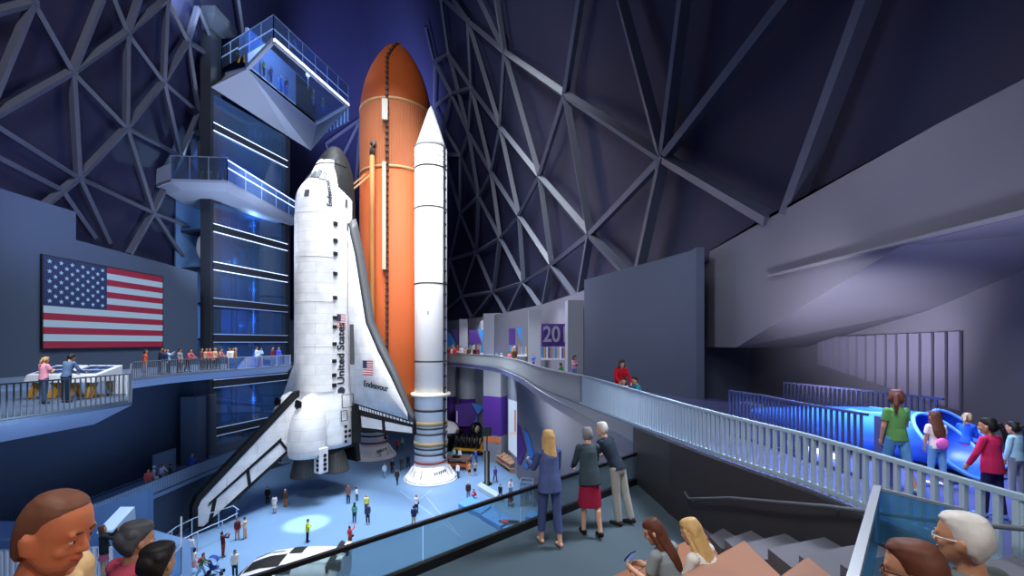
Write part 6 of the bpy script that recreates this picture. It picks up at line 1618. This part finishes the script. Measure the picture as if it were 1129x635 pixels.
# ---------------- far ramp
def onramp(px, Y, rot, label, **k): return person(at(px, Y, rfloor(Y)), rot, label, group='visitors on the far ramp', **k)
onramp(494.5, 59.5, 160, 'person in black and red closest to the booster on the far ramp', top=(150, 30, 40), bot=B_, hair=('black', 'short'), coat=True, h=1.85)
onramp(497.5, 59.8, 170, 'person in white top between the two red jackets on the far ramp', top=W_, bot=N_, hair=('brown', 'short'), h=1.8)
onramp(501.3, 59.0, 190, 'person in bright red jacket on the far ramp', top=(216, 36, 48), bot=B_, hair=('black', 'short'), coat=True, h=1.9)
onramp(508.5, 57.8, 180, 'tall person in white dress shirt and dark jacket on the far ramp', top=(226, 226, 230), bot=B_, hair=('black', 'short'), h=2.0)
onramp(513.5, 57.2, 200, 'person in pink grey top behind the olive brown jacket', top=(210, 180, 180), bot=N_, hair=('black', 'short'), h=1.85)
onramp(517, 56.8, 170, 'person in olive brown jacket near the square column', top=(96, 70, 44), bot=N_, hair=('auburn', 'short'), h=1.85, coat=True)
onramp(523.5, 55.6, 160, 'dark haired person in black suit leaning at the parapet', top=(30, 30, 40), bot=B_, hair=('black', 'short'), h=1.85, coat=True)
onramp(526.8, 55.6, 200, 'person in dark red behind the black suit at the parapet', top=(130, 50, 54), bot=B_, hair=('brown', 'short'), h=1.85)
onramp(553, 46.5, 150, 'small child with white cap just above the parapet', top=W_, bot=N_, hair=('white', 'cap'), child=True, h=1.3)
onramp(562, 42.5, 170, 'child in pink with black hair beside the olive jacket', top=(236, 140, 150), bot=N_, hair=('black', 'puffy'), child=True, h=1.5)
onramp(567, 41.5, 190, 'person in olive jacket on the ramp beside the pink child', top=(84, 66, 40), bot=N_, hair=('black', 'short'), coat=True, h=1.9)
onramp(588, 34.6, 200, 'child in blue shirt leaning against the pale column', top=(70, 130, 220), bot=N_, hair=('brown', 'short'), child=True, h=1.45, sleeve='short')
onramp(620, 22.5, 120, 'child in green shirt bending at the ramp parapet', top=(70, 176, 84), bot=N_, hair=('black', 'short'), child=True, h=1.15, pose='reach')
onramp(633, 24.0, 200, 'girl in pink top and jeans reaching out beside the pale pillar', top=(238, 176, 196), bot=(120, 150, 196), hair=('black', 'bob'), girl=True, child=True, h=1.5, pose='hold', shoes=(236, 200, 190))
person(at(683.5, 12.6, rfloor(12.6)), 185, 'woman with long brown hair in red jacket on the ramp', top=(206, 26, 44), bot=(50, 70, 140), hair=('brown', 'longwavy'), girl=True, detail=1, skin='pale', pose='reach', h=1.66, coat=True)
person(at(687.5, 11.6, rfloor(11.6)), 150, 'small girl in pale pink beside the woman in red', top=(244, 196, 206), bot=(200, 150, 170), hair=('black', 'bob'), girl=True, child=True, h=1.14, detail=1)
person(at(705, 11.2, rfloor(11.2)), 95, 'boy in teal shirt facing the small girl in pink', top=(42, 134, 150), bot=(50, 60, 80), hair=('black', 'short'), child=True, h=1.22, detail=1, pose='reach')
# ---------------- tower decks
def ondeck(x, y, zf, rot, label, **k): return person(V((x, y, zf)), rot, label, group='visitors on the gantry decks', **k)
def gp(px, py, zf): Y = F * (zf - EYE) / (HZ - py); return V((XY(px, Y), Y, zf))
for px, py, lab, tp, bt, hr, h in ((291, 84, 'person in yellow top and white cap on the glass floor', (222, 206, 60), (50, 50, 60), ('white', 'cap'), 1.75), (299, 90.5, 'person in dark navy on the glass floor beside the yellow top', (30, 44, 100), (30, 50, 120), ('black', 'short'), 1.75),
        (306.5, 99, 'person in sky blue on the glass floor', (100, 190, 236), (90, 180, 230), ('brown', 'short'), 1.75), (310.5, 101, 'white haired person in blue on the glass floor', (70, 130, 230), (60, 110, 220), ('white', 'short'), 1.85), (316, 104, 'person in black on the glass floor nearest the inner wall corner', (24, 26, 36), (40, 90, 200), ('black', 'puffy'), 1.95),
        (346, 116.5, 'person in dark grey and green crouching over the glass floor by the dark doorway', (70, 84, 74), (60, 90, 140), ('black', 'short'), 1.95), (356.5, 126, 'person in camouflage green jacket on the glass floor by the dark doorway', (90, 104, 84), (50, 100, 170), ('darkgrey', 'short'), 2.2)):
    p_ = gp(px, py, ZU + .02); person(p_ + V((0, 0, .02)), 160, lab, top=tp, bot=bt, hair=hr, h=h, group='visitors on the top gantry deck')
for t_, lab, tp, bt, hr in ((.68, 'white haired person in black coat on the middle gantry deck', (40, 44, 54), (50, 54, 60), 'white'), (.78, 'person in bright blue shirt in the middle of three on the gantry deck', (50, 80, 200), (60, 90, 190), 'black'), (.90, 'person in white shirt on the middle deck nearest the shuttle', (220, 226, 232), (90, 160, 160), 'brown')):
    x, y = L2(mp[2], mp[3], t_); ondeck(x - .45, y, ZM, -90, lab, top=tp, bot=bt, hair=(hr, 'short'), h=1.8)

# ---------------- three people at the landing glass
LZ = ZD
p_ = Pose(lean=4, L=(30, 10, 70, 4), Rr=(20, 8, 20, 6), legL=(8, 5), legR=(-8, 6), head=(-6, 2))
person(G(606, 600, LZ), 20, 'barefoot woman with long blond hair in a blue suit at the landing glass', top=(84, 100, 152), bot=(78, 92, 142), hair=('blond', 'long'), girl=True, detail=2, skin='pale', pose=p_, h=1.72, shoes=None, coat=True, legs='capri')
p_ = Pose(lean=10, L=(30, 8, 40, 10), Rr=(36, 10, 70, 20), legL=(2, 4), legR=(-10, 10), head=(-14, 6))
person(G(650, 588, LZ), 12, 'grey haired woman in dark jacket and crimson skirt at the landing glass', top=(62, 78, 88), bot=(158, 34, 66), hair=('grey', 'short'), girl=True, detail=2, skin='pale', pose=p_, h=1.68, legs='skirt', coat=True, shoes=(24, 22, 24))
p_ = Pose(lean=31, L=(40, 10, 62, 22), Rr=(46, 8, 58, 18), legL=(-4, 3), legR=(-12, 4), head=(10, 2))
person(G(681, 576, LZ), 46, 'white haired person in dark navy shirt and light grey trousers leaning on the glass rail', top=(38, 50, 66), bot=(178, 178, 174), hair=('white', 'short'), detail=2, skin='pale', pose=p_, h=1.74, shoes=(40, 42, 46), sleeve='short')
# ---------------- two women on the wooden seats
ps = Pose(lean=16, L=(30, 6, 76, 20), Rr=(24, 6, 80, 14), legL=(84, 84), legR=(80, 82), head=(24, 22), spread=.05); ps.seated = True
z1 = EYE - 2.585
wm = person(at(745, 4.02, z1 + .015), 40, 'brown haired woman in grey vest looking at a phone on the wooden seat', top=(150, 162, 168), bot=B_, hair=('auburn', 'long'), girl=True, detail=2, skin='pale', pose=ps, h=1.66, sleeve='short')
ph = (LAST['wrL'] + LAST['wrR']) / 2 + V((-.07, .075, .075))
phone = thing('phone', 'black phone with blue screen held by the brown haired woman', 'phone', ph)
MB().box(ph, (.078, .012, .155), M=Matrix.Rotation(R(30), 3, 'Z') @ rotx(38)).build('phone_body', m_black, phone)
MB().box(ph + Matrix.Rotation(R(30), 3, 'Z') @ rotx(38) @ V((0, -.007, 0)), (.068, .003, .14), M=Matrix.Rotation(R(30), 3, 'Z') @ rotx(38)).build('screen', mat('phone_screen', (70, 110, 200), .2, emit=(70, 110, 210), estr=.6), phone)
ps2 = Pose(lean=22, L=(34, 6, 70, 24), Rr=(30, 6, 66, 22), legL=(84, 84), legR=(84, 82), head=(4, 16), spread=.05); ps2.seated = True
person(at(793, 3.92, z1 + .015), 40, 'blond woman in white blouse sitting on the wooden seat', top=(234, 232, 228), bot=(34, 34, 40), hair=('blond', 'long'), girl=True, detail=2, skin='pale', pose=ps2, h=1.72)
# ---------------- girls at the blue pods
RF = rfloor(6)
def girlx(px, Y, rot, label, **k): return person(at(px, Y, rfloor(Y)), rot, label, **k)
pg = Pose(lean=2, L=(6, 8, 14, 2), Rr=(14, 8, 70, 10), legL=(16, 4), legR=(-14, 8), head=(-34, 4))
girlx(989, 6.1, -8, 'girl with brown ponytail in green shirt and denim shorts', top=(96, 146, 80), bot=(90, 146, 186), hair=('auburn', 'pony'), girl=True, child=True, detail=2, skin='tan', pose=pg, h=1.40, sleeve='short', legs='shorts', shoes=(130, 190, 220))
pg2 = Pose(lean=4, L=(6, 10, 10, 2), Rr=(22, 18, 12, 0), legL=(4, 4), legR=(-4, 4), head=(0, 8))
gpink = girlx(1033, 6.25, -12, 'girl in white shirt and jeans with a pink bag on her back', top=(240, 222, 214), bot=(110, 160, 206), hair=('auburn', 'long'), girl=True, child=True, detail=2, skin='tan', pose=pg2, h=1.06, sleeve='short', shoes=(236, 232, 232), legs='capri')
mb = MB(); mb.mat(0, True).ell((0, -.17, 1.02), (.13, .06, .14), 16, 10); mb.tube([(.1, -.16, 1.1), (.13, .0, 1.40), (-.1, .1, 1.2)], .012, 6); mb.build('pouch', mat('pink_pouch', (236, 110, 196), .5), gpink, local=True)
person(V((XY(1064, 6.95), 6.95, zp_ + .40)), -60, 'small child in blue striped shirt with pigtails sitting in the blue pod', top=(40, 92, 206), bot=(196, 110, 190), hair=('sand', 'pony'), girl=True, child=True, detail=1, skin='tan', pose='sit', h=.98)
girlx(1094, 5.1, 10, 'girl with black ponytail in hot pink hooded jacket and navy trousers', top=(214, 46, 98), bot=(44, 40, 86), hair=('black', 'pony'), girl=True, child=True, detail=2, skin='tan', pose=Pose(lean=3, L=(16, 16, 14, 0), Rr=(4, 8, 14, 2), legL=(6, 4), legR=(-4, 4), head=(16, 4)), h=1.16, shoes=(120, 150, 210), coat=True)
girlx(1120, 5.75, 12, 'girl in pale blue top and grey trousers cut by the picture edge', top=(166, 206, 220), bot=(134, 138, 150), hair=('black', 'pony'), girl=True, child=True, detail=2, skin='tan', pose='stand', h=1.0, shoes=(230, 226, 226))
# ---------------- heads close to the viewer
pb = Pose(lean=8, L=(6, 8, 20, 4), Rr=(6, 8, 20, 4), legL=(3, 3), legR=(-3, 3), head=(0, 14))
pb = Pose(lean=8, L=(6, 8, 20, 4), Rr=(6, 8, 20, 4), legL=(3, 3), legR=(-3, 3), head=(-4, 16))
bald = person(V((-1.425, 1.205, EYE - 2.04)), -76, 'smiling man with shaved head in a tan shirt looking down at the hall', top=(222, 186, 138), bot=(60, 60, 70), skin='rust', hair=('stubble', 'buzz'), detail=2, pose=pb, h=1.63, beard=(150, 82, 56))
bald.scale = (bald.scale[0], bald.scale[1] * .87, bald.scale[2])
pk_ = person(V((XY(142, 3.05), 3.05, ZD)), -20, 'grey haired person in rose pink jumper at the corner of the landing', top=(206, 84, 108), bot=(60, 60, 70), hair=('darkgrey', 'puffy'), detail=2, skin='tan', pose=Pose(head=(-6, 4), L=(10, 20, 40, 6)), h=1.74)
person(V((XY(170, 2.85), 2.85, ZD)), -10, 'dark haired boy in turquoise shirt beside the rose pink jumper', top=(34, 160, 190), bot=(60, 60, 70), hair=('black', 'puffy'), detail=2, skin='tan', pose=Pose(head=(4, 0)), h=1.68)
pm = Pose(lean=6, L=(20, 8, 60, 10), Rr=(20, 8, 60, 10), legL=(84, 84), legR=(84, 84), head=(12, 6), spread=.05); pm.seated = True
person(V((1.525, 1.50, EYE - 1.56)), 26, 'dark haired person with glasses seated in front of the grey haired man', top=(70, 60, 60), bot=(50, 54, 64), hair=('auburn', 'part'), detail=2, skin='tan', pose=pm, h=1.56, glasses=(50, 40, 40))
pm2 = Pose(lean=4, L=(20, 8, 60, 10), Rr=(20, 8, 60, 10), legL=(84, 84), legR=(84, 84), head=(14, 2), spread=.05); pm2.seated = True
person(V((2.09, 1.90, EYE - 1.665)), 16, 'white haired man with white framed glasses in a grey shirt at the glass balustrade', top=(104, 112, 114), bot=(50, 54, 64), hair=('white', 'part'), detail=2, skin='tan', pose=pm2, h=1.66, glasses=(226, 226, 226))
# ================================================================ lights, world, camera
def area(name, loc, target, size, power, col=(1, 1, 1), sy=None, spread=180):
    l = bpy.data.lights.new(name, 'AREA'); l.energy = power; l.size = size; l.color = col; l.spread = R(spread)
    if sy: l.shape = 'RECTANGLE'; l.size_y = sy
    o = bpy.data.objects.new(name, l); C.objects.link(o); o.location = loc
    o.rotation_euler = (V(target) - V(loc)).to_track_quat('-Z', 'Y').to_euler()
    return o
def spot(name, loc, target, power, angle, blend=.4, col=(1, 1, 1), rad=.3):
    l = bpy.data.lights.new(name, 'SPOT'); l.energy = power; l.spot_size = R(angle); l.spot_blend = blend; l.color = col; l.shadow_soft_size = rad
    o = bpy.data.objects.new(name, l); C.objects.link(o); o.location = loc
    o.rotation_euler = (V(target) - V(loc)).to_track_quat('-Z', 'Y').to_euler()
    return o
def point(name, loc, power, col=(1, 1, 1), rad=.3):
    l = bpy.data.lights.new(name, 'POINT'); l.energy = power; l.color = col; l.shadow_soft_size = rad
    o = bpy.data.objects.new(name, l); C.objects.link(o); o.location = loc; return o

w = bpy.data.worlds.new('night'); bpy.context.scene.world = w; w.use_nodes = True
w.node_tree.nodes['Background'].inputs[0].default_value = (.26, .29, .42, 1)
w.node_tree.nodes['Background'].inputs[1].default_value = .35

# unseen lights placed to light the stack and the hall floor
spot('stack_key_light', (-16, 8, 50), (-15, 48, 24), 26000, 84, .3, (1, .98, .96), 2.5)
spot('stack_fill_light', (-1, 22, 44), (-12, 48, 20), 5000, 60, .6, (.92, .95, 1), 2)
spot('stack_low_fill', (-4, 9, 24), (-10, 48, 9), 11000, 46, .7, (.97, .97, 1), 1.2)  # low spot with no fixture, added to brighten the lower booster
area('hall_floor_light', (-12, 37, 48), (-12, 38, 0), 16, 10500, (.86, .93, 1), spread=85)
area('hall_floor_light', (-3, 52, 14), (-5, 54, 0), 4, 500, (.88, .94, 1), spread=100)
spot('orbiter_light', (-26, 18, 24), (-21, 44, 20), 4500, 50, .6, (1, 1, 1), 1.5)
spot('floor_spot', (-14, 32, 40), G(338, 577), 130000, 6, .6, (1, .98, .92), .2)
# blue washes
area('left_wall_wash', (-22, 20, 12.2), (-31, 22, 8), 5, 160, (.45, .65, 1))
area('balcony_soffit_wash', (-20, 11, 5), (-17, 14, 13), 5, 350, (.5, .7, 1))
area('walkway_soffit_wash', (-24, 33, 7), (-25, 32, 13), 4, 220, (.4, .6, 1))
area('entry_wash', (-12, 12, 13), (-14, 14, 8), 3, 160, (.6, .78, 1))
area('dome_wash', (-22, 62, 44), (-20, 78, 66), 10, 7000, (.42, .48, 1), spread=120)
area('dome_left_wash', (-24, 28, 24), (-35, 33, 34), 8, 800, (.45, .55, 1))
area('dome_top_wash', (-30, 40, 48), (-36, 46, 56), 4, 500, (.55, .7, 1))
area('dome_right_wash', (-2, 30, 20), (8, 26, 28), 8, 420, (.66, .66, 1))
area('deck_wash', (-22, 44, 30), (-27, 50, 45), 5, 1500, (.72, .82, 1), spread=110)
area('deck_wash', (-25, 40, 20), (-29, 46, 31), 4, 900, (.72, .82, 1), spread=120)
point('deck_people_light', (-24.6, 48, ZU + 3.6), 1500, (.6, .76, 1), .5)
point('tower_light', tface(.4, EYE + 9.2, -2), 1300, (.4, .68, 1), .4)
point('tower_light', tface(.5, EYE + 20, -2), 800, (.4, .65, 1), .4)
point('tower_light', tface(.5, EYE + 2, -2), 450, (.35, .6, 1), .4)
for k_, z_ in enumerate((-7, -2, 2.6, 6.4, 14)): point('storey_light', tface(.62, EYE + z_, -1.6), 420, (.4, .68, 1), .4)
point('middle_deck_light', (-28.2, 44.2, ZM + 1.8), 160, (.35, .65, 1), .3)
# right-hand room
area('pod_light', (6.3, 7.6, EYE + 1.6), (6.3, 7.6, EYE - 2), 1.2, 190, (.20, .32, 1), spread=90)
area('pod_key', (4.6, 4.5, EYE + 1.7), (6.6, 7.2, EYE - 1.6), .8, 30, (.7, .8, 1), spread=90)
spot('stripe_patch_spot', (6.5, 9, EYE - .6), (10.4, 12, EYE - .4), 240, 62, .4, (.75, .72, 1))
spot('soffit_light', (6.0, 9.3, EYE - 1.0), (9, 11.5, EYE + .9), 1100, 80, .9, (.9, .86, 1))
spot('ledge_light', (6.6, 6.5, EYE - .6), (8.2, 7.2, EYE + 2.0), 260, 80, .9, (.9, .88, 1))
area('panel_wash', (1.5, 11, EYE + 5.5), (5.6, 19.5, EYE + 1), 1.5, 110, (.80, .88, 1), spread=90)
area('seating_fill', (2.4, -1.2, EYE + 2.6), (-.6, 1.6, EYE - .8), .8, 55, (1, .95, .88), spread=120)  # unseen fill behind the camera, added to brighten the near faces
area('balcony_fill', (-15.0, 13.5, EYE + 3), (-16.6, 16, ZL + .6), 1.0, 130, (.9, .95, 1), spread=110)  # unseen fill, added so the couple and console show up
area('wall_upper_wash', (3, 8, EYE + 6), (8, 11, EYE + 2.2), 2, 90, (.85, .85, 1), spread=120)
area('ramp_light', (4.6, 8, EYE + 3.6), (3, 7, EYE - 2), 1.6, 280, (.85, .9, 1), spread=120)
area('landing_light', (-1, 2.0, EYE + 4.5), (1.4, 5, EYE - 3), 2.0, 150, (1, .97, .93), spread=130)
area('ramp_far_light', (2.0, 33, EYE + 3.2), (1.5, 33, EYE - 2.4), 2.5, 160, (.9, .92, 1), spread=140)
area('ramp_far_light', (-5, 58, EYE + 3.2), (-5, 57, EYE - 2.4), 3, 300, (.9, .92, 1), spread=140)
area('under_ramp_light', (-3, 50, EYE - 4), (-4, 58, 2), 4, 450, (.88, .92, 1), spread=150)
area('soffit_uplight', (-2.0, 36, 8), (.5, 34, 13), 3, 800, (.9, .95, 1))

cam = bpy.data.cameras.new('camera'); co = bpy.data.objects.new('camera', cam); C.objects.link(co)
co.location = (0, 0, EYE); co.rotation_euler = (R(90), 0, 0)
cam.sensor_width = 36; cam.sensor_fit = 'HORIZONTAL'; cam.lens = 36 * F / 1129; cam.shift_y = (HZ - 317.5) / 1129
cam.clip_start = .05; cam.clip_end = 500
sc = bpy.context.scene; sc.camera = co
sc.view_settings.view_transform = 'Standard'; sc.view_settings.look = 'None'; sc.view_settings.gamma = 1; sc.view_settings.exposure = 0
sc.view_settings.use_curve_mapping = False
sc.cycles.use_denoising = True
sc.cycles.max_bounces = 6; sc.cycles.transparent_max_bounces = 16
